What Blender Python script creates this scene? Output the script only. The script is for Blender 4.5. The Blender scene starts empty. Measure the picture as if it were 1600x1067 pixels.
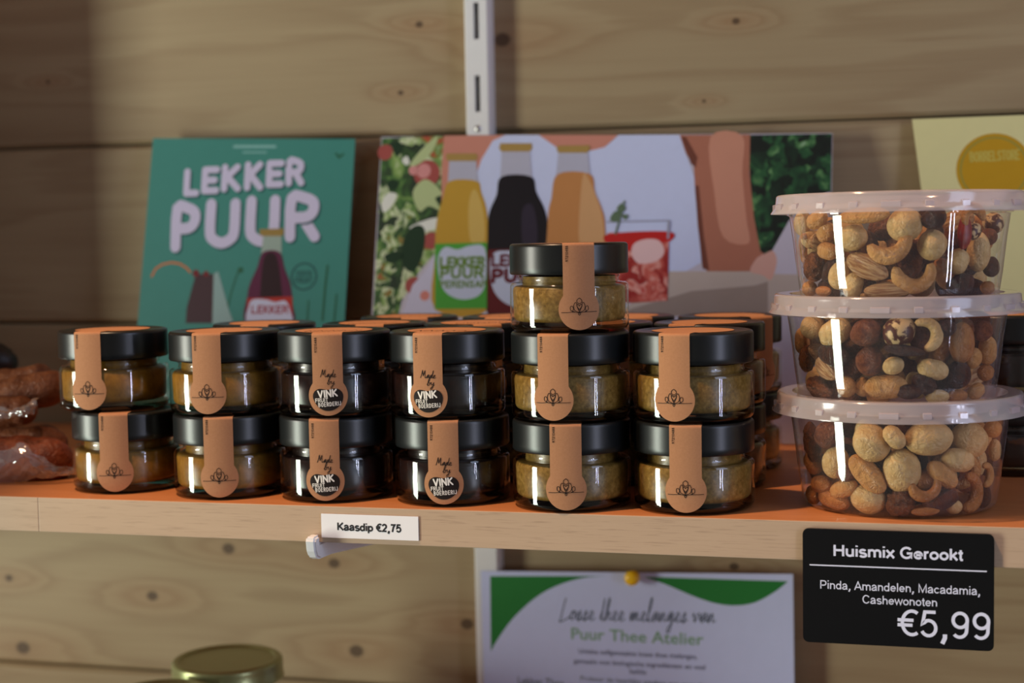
import bpy, bmesh, math, random
from mathutils import Vector, Matrix
random.seed(7)
R = math.radians
SC = bpy.context.scene
COL = SC.collection
SH = 1.25                       # height of the shelf top above the shop floor
WALL = 0.36                     # wall plane, measured from the shelf front (y = 0)

# ------------------------------------------------------------------ camera
F_PX, YAW, PITCH, ROLL = 2400.0, R(15), R(4), R(-1)
CAM_POS = Vector((0.22587, -0.83642, 0.158))
_f = Vector((-math.sin(YAW)*math.cos(PITCH), math.cos(YAW)*math.cos(PITCH), -math.sin(PITCH)))
_r = _f.cross(Vector((0, 0, 1))).normalized(); _u = _r.cross(_f)
_r, _u = math.cos(ROLL)*_r + math.sin(ROLL)*_u, -math.sin(ROLL)*_r + math.cos(ROLL)*_u
cd = bpy.data.cameras.new('camera'); cam = bpy.data.objects.new('camera', cd); COL.objects.link(cam)
cd.sensor_width = 36; cd.lens = F_PX/1600*36; cd.clip_start = 0.01
m = Matrix((_r, _u, -_f)).transposed().to_4x4(); m.translation = CAM_POS + Vector((0, 0, SH)); cam.matrix_world = m
cd.dof.use_dof = True; cd.dof.focus_distance = 0.875; cd.dof.aperture_fstop = 5.6; cd.dof.aperture_blades = 7
SC.camera = cam

# ------------------------------------------------------------------ world, lights, exposure
w = bpy.data.worlds.new('shop_ambient'); SC.world = w; w.use_nodes = True
w.node_tree.nodes['Background'].inputs[0].default_value = (0.62, 0.66, 1.0, 1)
w.node_tree.nodes['Background'].inputs[1].default_value = 0.02
def area(name, loc, aim, sx, sy, power, color):
    l = bpy.data.lights.new(name, 'AREA'); l.shape = 'RECTANGLE'; l.size = sx; l.size_y = sy
    l.energy = power; l.color = color
    o = bpy.data.objects.new(name, l); COL.objects.link(o)
    o.location = Vector(loc) + Vector((0, 0, SH))
    o.rotation_euler = (Vector(aim) - Vector(loc)).to_track_quat('-Z', 'Y').to_euler(); return o
area('daylight_glass_door', (-2.27, -1.06, 0.22), (0, -1.06, 0.22), 0.54, 0.6, 30, (1.0, 0.96, 0.84))     # sky through the door
area('daylight_glass_door', (-2.27, -1.06, -0.58), (0, -1.06, -0.58), 0.54, 1.0, 50, (0.90, 1.0, 0.84))   # greenery through the door
area('daylight_window', (1.47, -0.72, 0.75), (0, -0.72, 0.75), 0.72, 1.0, 9, (0.62, 0.72, 1.0))
for yy, ww, pw in ((-0.80, .036, 3.0), (-0.67, .024, 2.0)):      # slim panes below it
    area('daylight_pane', (1.47, yy, -0.02), (0, yy, -0.02), ww, 0.62, pw, (0.74, 0.78, 1.0))
sp = bpy.data.lights.new('ceiling_spot', 'SPOT'); sp.energy = 74; sp.color = (1.0, 0.62, 0.36)
sp.spot_size = R(34); sp.spot_blend = 0.4; sp.shadow_soft_size = 0.035
so = bpy.data.objects.new('ceiling_spot', sp); COL.objects.link(so)
so.location = (-0.34, -0.30, SH+1.32); so.rotation_euler = (Vector((.03, .06, .03))-Vector((-.34, -.30, 1.32))).to_track_quat('-Z', 'Y').to_euler()
SC.view_settings.view_transform = 'Standard'; SC.view_settings.look = 'None'
SC.view_settings.exposure = 0.0; SC.view_settings.gamma = 1.0; SC.view_settings.use_curve_mapping = False
SC.cycles.transparent_max_bounces = 32; SC.cycles.max_bounces = 10
SC.cycles.caustics_reflective = False; SC.cycles.caustics_refractive = False

# ------------------------------------------------------------------ reading positions off the photo
def ray(px, py): return (px-800)/F_PX*_r - (py-533.5)/F_PX*_u + _f
def at_y(px, py, y):
    d = ray(px, py); return CAM_POS + d*((y-CAM_POS.y)/d.y)
def at_z(px, py, z):
    d = ray(px, py); return CAM_POS + d*((z-CAM_POS.z)/d.z)
def px_of(P):
    v = Vector(P)-CAM_POS; z = v.dot(_f); return 800+F_PX*v.dot(_r)/z, 533.5-F_PX*v.dot(_u)/z
def cam_azimuth(x, y): return math.atan2(CAM_POS.x-x, -(CAM_POS.y-y))

# ------------------------------------------------------------------ materials
def srgb(r, g, b):
    f = lambda c: c/12.92 if c <= .04045 else ((c+.055)/1.055)**2.4
    return (f(r/255), f(g/255), f(b/255), 1)
class NT:
    def __init__(s, name):
        s.m = bpy.data.materials.new(name); s.m.use_nodes = True; s.t = s.m.node_tree; s.t.nodes.clear()
        s.out = s.n('ShaderNodeOutputMaterial')
    def n(s, typ, **k):
        nd = s.t.nodes.new(typ)
        for a, b in k.items(): setattr(nd, a, b)
        return nd
    def l(s, a, b): s.t.links.new(a, b)
    def put(s, sock, v):
        if hasattr(v, 'links') or isinstance(v, bpy.types.NodeSocket): s.l(v, sock)
        else: sock.default_value = v
    def math(s, op, a, b=0.0, c=0.0, clamp=False):
        nd = s.n('ShaderNodeMath', operation=op, use_clamp=clamp)
        for i, v in enumerate((a, b, c)): s.put(nd.inputs[i], v)
        return nd.outputs[0]
    def mix(s, fac, a, b, blend='MIX'):
        nd = s.n('ShaderNodeMix', data_type='RGBA', blend_type=blend)
        s.put(nd.inputs[0], fac); s.put(nd.inputs[6], a); s.put(nd.inputs[7], b); return nd.outputs[2]
    def noise(s, vec, scale, detail=3, rough=.5, dist=0.0):
        nd = s.n('ShaderNodeTexNoise'); s.put(nd.inputs['Vector'], vec)
        nd.inputs['Scale'].default_value = scale; nd.inputs['Detail'].default_value = detail
        nd.inputs['Roughness'].default_value = rough; nd.inputs['Distortion'].default_value = dist
        return nd.outputs['Fac']
    def ramp(s, fac, stops):
        nd = s.n('ShaderNodeValToRGB'); s.put(nd.inputs[0], fac); e = nd.color_ramp.elements
        while len(e) < len(stops): e.new(.5)
        for k, (p, c) in enumerate(stops): e[k].position = p; e[k].color = c
        return nd.outputs[0]
    def coord(s, kind='Object'): return s.n('ShaderNodeTexCoord').outputs[kind]
    def mapping(s, vec, scale=(1, 1, 1), loc=(0, 0, 0)):
        nd = s.n('ShaderNodeMapping'); s.put(nd.inputs[0], vec)
        nd.inputs['Scale'].default_value = scale; s.put(nd.inputs['Location'], loc); return nd.outputs[0]
    def bump(s, h, strength=.3, dist=.001):
        nd = s.n('ShaderNodeBump'); nd.inputs['Strength'].default_value = strength
        nd.inputs['Distance'].default_value = dist; s.put(nd.inputs['Height'], h); return nd.outputs[0]
    def bsdf(s, color, rough=.5, metal=0., normal=None, spec=.5, coat=0., sss=0., trans=0.):
        b = s.n('ShaderNodeBsdfPrincipled'); s.put(b.inputs['Base Color'], color); s.put(b.inputs['Roughness'], rough)
        b.inputs['Metallic'].default_value = metal; b.inputs['Specular IOR Level'].default_value = spec
        b.inputs['Coat Weight'].default_value = coat; b.inputs['Coat Roughness'].default_value = .12
        if sss:
            b.inputs['Subsurface Weight'].default_value = sss; b.inputs['Subsurface Radius'].default_value = (.004, .002, .001)
        if normal is not None: s.l(normal, b.inputs['Normal'])
        return b.outputs[0]
    def fin(s, sh): s.l(sh, s.out.inputs[0]); return s.m
_cache = {}
def plain(name, c, rough=.6, metal=0., spec=.5, coat=0., var=.12, scale=120.):
    k = (name, c)
    if k in _cache: return _cache[k]
    t = NT(name); v = t.coord(); nz = t.noise(v, scale, 3)
    a = tuple(x*(1-var) for x in c[:3])+(1,); b = tuple(min(1, x*(1+var)) for x in c[:3])+(1,)
    _cache[k] = t.fin(t.bsdf(t.mix(nz, a, b), rough, metal, spec=spec, coat=coat)); return _cache[k]
def clear_film(name, tint=(1, 1, 1, 1), gloss_rough=.03, f0=.04, haze=0., haze_col=(.8, .8, .8, 1), wobble=0., wscale=60., power=5.0):
    """thin clear wall: passes light straight through, reflects more at grazing angles"""
    t = NT(name); lw = t.n('ShaderNodeLayerWeight'); lw.inputs['Blend'].default_value = .5
    fac = t.math('MULTIPLY_ADD', t.math('POWER', lw.outputs['Facing'], power), 1-f0, f0, clamp=True)
    tr = t.n('ShaderNodeBsdfTransparent'); tr.inputs[0].default_value = tint
    gl = t.n('ShaderNodeBsdfGlossy'); gl.inputs['Roughness'].default_value = gloss_rough; gl.inputs[0].default_value = (1, 1, 1, 1)
    if wobble:
        nm = t.bump(t.noise(t.coord(), wscale, 2), wobble, .002); t.l(nm, gl.inputs['Normal'])
    base = tr.outputs[0]
    if haze:
        df = t.n('ShaderNodeBsdfDiffuse'); df.inputs[0].default_value = haze_col
        tl = t.n('ShaderNodeBsdfTranslucent'); tl.inputs[0].default_value = haze_col
        a = t.n('ShaderNodeMixShader'); a.inputs[0].default_value = .5; t.l(df.outputs[0], a.inputs[1]); t.l(tl.outputs[0], a.inputs[2])
        b = t.n('ShaderNodeMixShader'); b.inputs[0].default_value = haze; t.l(base, b.inputs[1]); t.l(a.outputs[0], b.inputs[2]); base = b.outputs[0]
    mx = t.n('ShaderNodeMixShader'); t.l(fac, mx.inputs[0]); t.l(base, mx.inputs[1]); t.l(gl.outputs[0], mx.inputs[2])
    return t.fin(mx.outputs[0])

PLANK_Z, PLANK_P = 0.239, 0.153
KNOTS = [at_y(x, y, WALL) for x, y in ((626, 145), (655, 38), (785, 62), (1150, 33), (357, 857), (14, 903), (238, 931), (522, 880), (557, 1017), (36, 1012), (730, 975), (1147, 885), (75, 128), (1100, 158), (528, 240))]
KSIZE = [.0022, .0028, .0058, .0026, .0050, .0034, .0046, .0044, .0056, .0060, .0048, .0032, .0018, .0014, .0030]
def pine():
    t = NT('pine_planks'); co = t.coord()
    sep = t.n('ShaderNodeSeparateXYZ'); t.l(co, sep.inputs[0]); X, Z = sep.outputs[0], sep.outputs[2]
    pid = t.math('FLOOR', t.math('DIVIDE', t.math('SUBTRACT', Z, PLANK_Z), PLANK_P))
    off = t.n('ShaderNodeCombineXYZ'); t.l(t.math('MULTIPLY', pid, 3.71), off.inputs[0]); t.l(t.math('MULTIPLY', pid, 1.37), off.inputs[2])
    kmask = None; swirl = None
    for p, s in zip(KNOTS, KSIZE):
        dx = t.math('MULTIPLY', t.math('SUBTRACT', X, p.x), .8); dz = t.math('SUBTRACT', Z, p.z)
        d = t.math('SQRT', t.math('ADD', t.math('MULTIPLY', dx, dx), t.math('MULTIPLY', dz, dz)))
        k = t.math('MULTIPLY', t.math('SUBTRACT', 1.15, t.math('DIVIDE', d, s)), 2.2, clamp=True)
        kmask = k if kmask is None else t.math('MAXIMUM', kmask, k)
        dx3 = t.math('MULTIPLY', dx, .35)
        d3 = t.math('ADD', t.math('MULTIPLY', dx3, dx3), t.math('MULTIPLY', dz, dz))
        g = t.math('EXPONENT', t.math('MULTIPLY', d3, -1/(s*3.2)**2))
        swirl = g if swirl is None else t.math('ADD', swirl, g)
    v = t.n('ShaderNodeVectorMath', operation='ADD'); t.l(co, v.inputs[0]); t.l(off.outputs[0], v.inputs[1]); v = v.outputs[0]
    low = t.noise(t.mapping(v, (1.5, 1, 10)), 1.0, 2, .45)
    ring = t.math('ADD', t.math('MULTIPLY', low, 9.0), t.math('MULTIPLY', swirl, 2.4))
    ring = t.math('ADD', ring, t.math('MULTIPLY', t.noise(t.mapping(v, (8, 1, 160)), 1.0, 3), .8))
    saw = t.math('FRACT', ring)
    band = t.math('MULTIPLY', t.math('POWER', saw, 2.2), t.math('MULTIPLY', t.math('SUBTRACT', 1.0, saw), 4.0, clamp=True))
    fine = t.noise(t.mapping(v, (9, 1, 420)), 1.0, 4, .6)
    tone = t.noise(t.mapping(v, (1.3, 1, 5)), 1.0, 2)
    c = t.ramp(tone, [(.3, srgb(158, 140, 110)), (.7, srgb(178, 160, 127))])
    c = t.mix(t.math('MULTIPLY', band, .52), c, srgb(118, 88, 60))
    c = t.mix(t.math('MULTIPLY', fine, .30), c, srgb(120, 92, 64))
    c = t.mix(t.math('MULTIPLY', t.math('MULTIPLY', swirl, .5, clamp=True), .45), c, srgb(150, 96, 58))
    c = t.mix(t.math('MULTIPLY', kmask, .75), c, srgb(52, 34, 26))
    return t.fin(t.bsdf(c, .55, spec=.3, normal=t.bump(t.math('ADD', fine, band), .12, .0008)))
def laminate(name, c1, c2, c3, flecks=True, rough=.45):
    t = NT(name); co = t.coord()
    a = t.noise(t.mapping(co, (6, 110, 150)), 1.0, 4, .6)
    b = t.noise(t.mapping(co, (40, 500, 900)), 1.0, 3, .6)
    c = t.mix(a, c1, c2)
    if flecks: c = t.mix(t.math('MULTIPLY', t.math('SUBTRACT', b, .55), 3.0, clamp=True), c, c3)
    return t.fin(t.bsdf(c, rough, spec=.35, normal=t.bump(b, .1, .0004)))
def paper_kraft():
    t = NT('kraft_paper'); co = t.coord()
    a = t.noise(co, 900, 3, .6); b = t.noise(t.mapping(co, (300, 300, 2500)), 1.0, 2)
    c = t.mix(a, srgb(164, 116, 82), srgb(182, 132, 96))
    c = t.mix(t.math('MULTIPLY', b, .18), c, srgb(150, 98, 66))
    return t.fin(t.bsdf(c, .75, spec=.2, normal=t.bump(a, .08, .0003)))
def lumpy(name, stops, scale=500, rough=.35, dots=None, bump=0.0, bdist=.0006):
    t = NT(name); co = t.coord(); c = t.ramp(t.noise(co, scale, 4, .6, .3), stops)
    if dots:
        v = t.n('ShaderNodeTexVoronoi'); v.inputs['Scale'].default_value = dots[0]; t.l(co, v.inputs['Vector'])
        c = t.mix(t.math('MULTIPLY', t.math('SUBTRACT', dots[1], v.outputs['Distance']), 8, clamp=True), c, dots[2])
    nm = t.bump(t.noise(co, scale*2.5, 4, .6, .5), bump, bdist) if bump else None
    return t.fin(t.bsdf(c, rough, spec=.4, normal=nm))
def foliage(name, stops, scale, rough=.5):
    t = NT(name); co = t.coord()
    wv = t.noise(co, scale*.6, 3, .5, 1.5)
    v = t.n('ShaderNodeTexVoronoi', feature='F1'); v.inputs['Scale'].default_value = scale; v.inputs['Randomness'].default_value = 1
    mv = t.n('ShaderNodeVectorMath', operation='ADD'); t.l(t.mapping(co, (1, 1, .55)), mv.inputs[0])
    sc = t.n('ShaderNodeVectorMath', operation='SCALE'); nz = t.n('ShaderNodeTexNoise'); nz.inputs['Scale'].default_value = scale*.5; t.l(co, nz.inputs['Vector'])
    t.l(nz.outputs['Color'], sc.inputs[0]); sc.inputs['Scale'].default_value = .03; t.l(sc.outputs[0], mv.inputs[1]); t.l(mv.outputs[0], v.inputs['Vector'])
    s2 = t.n('ShaderNodeSeparateColor'); t.l(v.outputs['Color'], s2.inputs[0])
    f = t.math('ADD', t.math('MULTIPLY', s2.outputs[0], .62), t.math('MULTIPLY', wv, .38))
    f = t.math('SUBTRACT', f, t.math('MULTIPLY', v.outputs['Distance'], .25))
    return t.fin(t.bsdf(t.ramp(f, stops), rough))
M = {}
M['pine'] = pine()
M['shelf_top'] = laminate('beech_laminate', srgb(196, 130, 82), srgb(178, 110, 64), srgb(150, 92, 54))
M['shelf_edge'] = laminate('oak_edge_band', srgb(196, 168, 142), srgb(180, 152, 126), srgb(140, 114, 94))
M['white_metal'] = plain('white_enamel_metal', srgb(222, 222, 224), .38, spec=.5, var=.03)
M['zinc'] = plain('zinc_screw', srgb(190, 190, 190), .3, .9)
M['lid_black'] = plain('matt_black_lid', (.006, .007, .0075, 1), .31, spec=.42, var=.08, scale=800)
M['glass'] = clear_film('jar_glass', (.96, .97, .95, 1), .015, .045, wobble=.06, wscale=90)
M['glass_base'] = clear_film('jar_glass_base', (.30, .24, .17, 1), .02, .045)  # dark tint stands in for the dark internal reflections of thick glass
M['kraft'] = paper_kraft()
M['ink'] = plain('black_ink', srgb(30, 22, 20), .7, spec=.2)
M['ink_white'] = plain('white_ink', srgb(232, 226, 218), .7, spec=.2, var=.02)
M['mustard'] = lumpy('mustard_dip', [(.3, srgb(114, 78, 22)), (.7, srgb(142, 102, 36))], 260, .3)
M['relish'] = lumpy('green_relish', [(.25, srgb(88, 64, 24)), (.5, srgb(120, 92, 42)), (.75, srgb(150, 120, 66))], 420, .3, (260, .12, srgb(84, 66, 22)))
M['jam'] = lumpy('dark_fruit_jam', [(.3, srgb(14, 6, 5)), (.7, srgb(34, 14, 9))], 300, .25)
M['amber'] = lumpy('amber_dip', [(.3, srgb(96, 56, 16)), (.7, srgb(130, 80, 26))], 300, .3)
M['tub'] = clear_film('clear_tub_plastic', (.97, .96, .97, 1), .03, .05, haze=.05, haze_col=(.8, .75, .8, 1), wobble=.05, wscale=40, power=3.6)
M['tub_lid'] = clear_film('milky_lid_plastic', (.95, .93, .95, 1), .12, .06, haze=.52, haze_col=(.82, .76, .80, 1))
M['film'] = clear_film('cellophane', (.92, .90, .92, 1), .07, .16, haze=.26, haze_col=(.62, .52, .56, 1), wobble=.6, wscale=60, power=2.2)
M['pane'] = clear_film('window_glass', (.97, .98, .97, 1), .01, .04)
M['card_white'] = plain('white_card', srgb(238, 234, 236), .6, var=.02)
M['sign_black'] = plain('black_sign_plastic', srgb(12, 12, 14), .28, spec=.4, var=.05)
M['sign_text'] = plain('sign_lettering', srgb(222, 222, 240), .6, var=.02)
M['text_black'] = plain('printed_black', srgb(20, 18, 24), .7, var=.02)
M['gold_lid'] = plain('gold_lacquer_lid', srgb(150, 154, 110), .3, .7, var=.05)
M['pin_yellow'] = plain('yellow_pin_plastic', srgb(236, 186, 24), .35, var=.03)

# ------------------------------------------------------------------ mesh helpers
def mesh_obj(name, verts, faces, mats, parent=None, smooth=True, midx=None, angle=None):
    me = bpy.data.meshes.new(name); me.from_pydata([tuple(v) for v in verts], [], faces); me.update()
    if not isinstance(mats, (list, tuple)): mats = [mats]
    for mm in mats: me.materials.append(mm)
    if midx: me.polygons.foreach_set('material_index', midx)
    if smooth:
        me.polygons.foreach_set('use_smooth', [True]*len(me.polygons))
        if angle: me.set_sharp_from_angle(angle=R(angle))
    o = bpy.data.objects.new(name, me); COL.objects.link(o)
    if parent is not None: o.parent = parent
    return o
def lathe(profile, n=72):
    V, Fc = [], []; rings = []
    for r, z in profile:
        if r < 1e-6: rings.append([len(V)]); V.append((0, 0, z))
        else:
            rings.append(list(range(len(V), len(V)+n)))
            V += [(r*math.cos(2*math.pi*k/n), r*math.sin(2*math.pi*k/n), z) for k in range(n)]
    for a, b in zip(rings, rings[1:]):
        for k in range(n):
            k2 = (k+1) % n
            if len(a) == 1 and len(b) == 1: continue
            if len(a) == 1: Fc.append((a[0], b[k2], b[k]))
            elif len(b) == 1: Fc.append((a[k], a[k2], b[0]))
            else: Fc.append((a[k], a[k2], b[k2], b[k]))
    return V, Fc
def arc(cx, cz, r, a0, a1, n=6):
    return [(cx+r*math.cos(R(a0+(a1-a0)*k/n)), cz+r*math.sin(R(a0+(a1-a0)*k/n))) for k in range(n+1)]
def box_vf(x0, x1, y0, y1, z0, z1):
    V = [(x, y, z) for z in (z0, z1) for y in (y0, y1) for x in (x0, x1)]
    return V, [(0, 2, 3, 1), (4, 5, 7, 6), (0, 1, 5, 4), (2, 6, 7, 3), (0, 4, 6, 2), (1, 3, 7, 5)]
def box(name, x0, x1, y0, y1, z0, z1, mat, parent=None, bevel=0.0):
    V, Fc = box_vf(x0, x1, y0, y1, z0, z1)
    o = mesh_obj(name, V, Fc, mat, parent, smooth=False)
    if bevel:
        bm = bmesh.new(); bm.from_mesh(o.data); bmesh.ops.bevel(bm, geom=bm.edges[:], offset=bevel, segments=2, affect='EDGES', profile=.6)
        bm.to_mesh(o.data); bm.free()
    return o
def merge(parts):
    V, Fc = [], []
    for v, f in parts:
        b = len(V); V += list(v); Fc += [tuple(i+b for i in q) for q in f]
    return V, Fc
def tag(o, label=None, cat=None, group=None, kind=None):
    if label: o['label'] = label
    if cat: o['category'] = cat
    if group: o['group'] = group
    if kind: o['kind'] = kind
    return o
def empty(name, loc=(0, 0, 0), rz=0.0):
    o = bpy.data.objects.new(name, None); COL.objects.link(o); o.location = loc; o.rotation_euler = (0, 0, rz)
    o.empty_display_size = .02; return o
def copy_tree(o, parent=None):
    c = o.copy(); COL.objects.link(c)
    if parent is not None: c.parent = parent
    for ch in list(o.children): copy_tree(ch, c)
    return c

# ---- flat artwork: shapes in (u, v), laid on a plane or around a jar
def smooth_line(pts, closed=False, n=5):
    P = [Vector((p[0], p[1])) for p in pts]; out = []; N = len(P)
    for i in range(N if closed else N-1):
        g = lambda k: P[k % N] if closed else P[min(max(k, 0), N-1)]
        a, b, c, d = g(i-1), g(i), g(i+1), g(i+2)
        for k in range(n):
            t = k/n
            out.append(.5*((2*b)+(c-a)*t+(2*a-5*b+4*c-d)*t*t+(3*b-a-3*c+d)*t**3))
    if not closed: out.append(P[-1])
    return [(p.x, p.y) for p in out]
class Art:
    def __init__(s): s.V, s.F = [], []
    def poly(s, pts, d=0.0):
        b = len(s.V); s.V += [(p[0], p[1], d) for p in pts]; s.F.append(tuple(range(b, b+len(pts))))
    def fan(s, pts, d=0.0, rings=5):
        cx = sum(p[0] for p in pts)/len(pts); cy = sum(p[1] for p in pts)/len(pts); n = len(pts); b = len(s.V)
        s.V.append((cx, cy, d))
        for k in range(1, rings+1):
            s.V += [(cx+(p[0]-cx)*k/rings, cy+(p[1]-cy)*k/rings, d) for p in pts]
        for i in range(n): s.F.append((b, b+1+i, b+1+(i+1) % n))
        for k in range(rings-1):
            q = b+1+k*n
            for i in range(n): s.F.append((q+i, q+n+i, q+n+(i+1) % n, q+(i+1) % n))
    def line(s, pts, wd, d=0.0, cap=True):
        """a pen stroke: strips with mitred joints, rounded at ends and sharp corners when cap is set"""
        P = [Vector((p[0], p[1])) for p in pts]; Q = [P[0]]
        for p in P[1:]:
            if (p-Q[-1]).length > 1e-7: Q.append(p)
        if len(Q) < 2: return
        closed = (Q[0]-Q[-1]).length < 1e-7 and len(Q) > 3
        runs = [[Q[0]]]
        for i in range(1, len(Q)):
            runs[-1].append(Q[i])
            if cap and i < len(Q)-1:
                a, b = Q[i]-Q[i-1], Q[i+1]-Q[i]
                if a.normalized().dot(b.normalized()) < .72: runs.append([Q[i]])
        for run in runs:
            s.n = getattr(s, 'n', 0)+1; dd = d+(s.n % 7)*7e-6; n = len(run); loop = closed and len(runs) == 1; base = len(s.V)
            for i, p in enumerate(run):
                if loop: a, b = p-run[i-1 if i else -2], run[i+1 if i < n-1 else 1]-p
                else: a, b = (p-run[i-1] if i else run[1]-p), (run[i+1]-p if i < n-1 else p-run[i-1])
                a, b = a.normalized(), b.normalized(); t = a+b
                t = a if t.length < 1e-3 else t.normalized(); nn = Vector((-t.y, t.x)); k = wd/2/max(nn.dot(Vector((-a.y, a.x))), .45)
                s.V += [(p.x+nn.x*k, p.y+nn.y*k, dd), (p.x-nn.x*k, p.y-nn.y*k, dd)]
            for i in range(n-1): q = base+2*i; s.F.append((q, q+1, q+3, q+2))
            if cap and not loop:
                s.disc((run[0].x, run[0].y), wd/2, dd+3e-6, 14)
                if run is runs[-1]: s.disc((run[-1].x, run[-1].y), wd/2, dd+3e-6, 14)
    def disc(s, c, r, d=0.0, n=28, ry=None):
        ry = ry or r
        s.poly([(c[0]+r*math.cos(2*math.pi*k/n), c[1]+ry*math.sin(2*math.pi*k/n)) for k in range(n)], d)
    def ring(s, c, r, wd, d=0.0, a0=0, a1=360, n=40):
        s.line([(c[0]+r*math.cos(R(a0+(a1-a0)*k/n)), c[1]+r*math.sin(R(a0+(a1-a0)*k/n))) for k in range(n+1)], wd, d, cap=False)
    def build(s, name, mat, parent, fn):
        V = [fn(u, v, d) for u, v, d in s.V]
        return mesh_obj(name, V, s.F, mat, parent, smooth=False)
def cyl_map(Rr): return lambda u, v, d: ((Rr+d)*math.sin(u/Rr), -(Rr+d)*math.cos(u/Rr), v)

# ---- stroke alphabet (unit height, pen lines) for hand-drawn and rounded lettering
GL = {
 'L': (.55, [[(0, 1), (0, 0), (.5, 0)]]), 'E': (.55, [[(.5, 1), (0, 1), (0, 0), (.5, 0)], [(0, .5), (.42, .5)]]),
 'K': (.6, [[(0, 1), (0, 0)], [(.5, 1), (0, .45)], [(.12, .55), (.55, 0)]]),
 'P': (.58, [[(0, 0), (0, 1), (.3, 1), (.48, .9), (.52, .74), (.46, .57), (.3, .48), (0, .48)]]),
 'U': (.65, [[(0, 1), (0, .3), (.08, .1), (.28, 0), (.48, .1), (.56, .3), (.56, 1)]]),
 'R': (.6, [[(0, 0), (0, 1), (.3, 1), (.47, .9), (.5, .75), (.45, .59), (.3, .5), (0, .5)], [(.26, .5), (.54, 0)]]),
 'V': (.65, [[(0, 1), (.3, 0), (.6, 1)]]), 'I': (.12, [[(.03, 1), (.03, 0)]]), 'N': (.65, [[(0, 0), (0, 1), (.56, 0), (.56, 1)]]),
 'F': (.52, [[(.48, 1), (0, 1), (0, 0)], [(0, .52), (.42, .52)]]), 'T': (.56, [[(0, 1), (.54, 1)], [(.27, 1), (.27, 0)]]),
 'B': (.58, [[(0, 0), (0, 1), (.28, 1), (.45, .9), (.45, .64), (.28, .53), (0, .53)], [(.28, .53), (.48, .42), (.5, .16), (.3, 0), (0, 0)]]),
 'O': (.72, [[(.32, 1), (.1, .88), (0, .5), (.1, .12), (.32, 0), (.54, .12), (.64, .5), (.54, .88), (.32, 1)]]),
 'D': (.64, [[(0, 0), (0, 1), (.25, 1), (.5, .82), (.56, .5), (.5, .18), (.25, 0), (0, 0)]]),
 'J': (.42, [[(.34, 1), (.34, .2), (.22, 0), (.05, .04), (0, .16)]]),
 'S': (.55, [[(.46, .85), (.3, 1), (.1, .95), (.02, .76), (.12, .58), (.36, .45), (.48, .25), (.38, .05), (.2, 0), (0, .14)]]),
 'A': (.62, [[(0, 0), (.29, 1), (.58, 0)], [(.1, .34), (.48, .34)]]),
 '0': (.5, [[(.22, 1), (.05, .85), (0, .5), (.05, .15), (.22, 0), (.39, .15), (.44, .5), (.39, .85), (.22, 1)]]),
 '1': (.35, [[(.02, .8), (.2, 1), (.2, 0)]]), '2': (.5, [[(0, .8), (.1, .97), (.28, 1), (.42, .85), (.4, .65), (0, 0), (.44, 0)]]),
 '4': (.5, [[(.33, 0), (.33, 1), (0, .3), (.44, .3)]]), '7': (.48, [[(0, 1), (.42, 1), (.12, 0)]]),
 '8': (.5, [[(.22, .53), (.05, .66), (.05, .88), (.22, 1), (.39, .88), (.39, .66), (.22, .53), (.02, .38), (.02, .12), (.22, 0), (.42, .12), (.42, .38), (.22, .53)]]),
 '9': (.5, [[(.42, .62), (.25, .45), (.05, .55), (.02, .8), (.15, 1), (.34, .97), (.42, .75), (.38, .3), (.15, 0)]]),
 '%': (.6, [[(.5, 1), (.05, 0)], [(.1, .95), (.02, .82), (.1, .7), (.2, .82), (.1, .95)], [(.45, .3), (.36, .17), (.45, .05), (.54, .17), (.45, .3)]]),
 ' ': (.3, []),
}
def el(cx, cy, rx, ry, a0, a1, n=14): return [(cx+rx*math.cos(R(a0+(a1-a0)*k/n)), cy+ry*math.sin(R(a0+(a1-a0)*k/n))) for k in range(n+1)]
XH = .66
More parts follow.
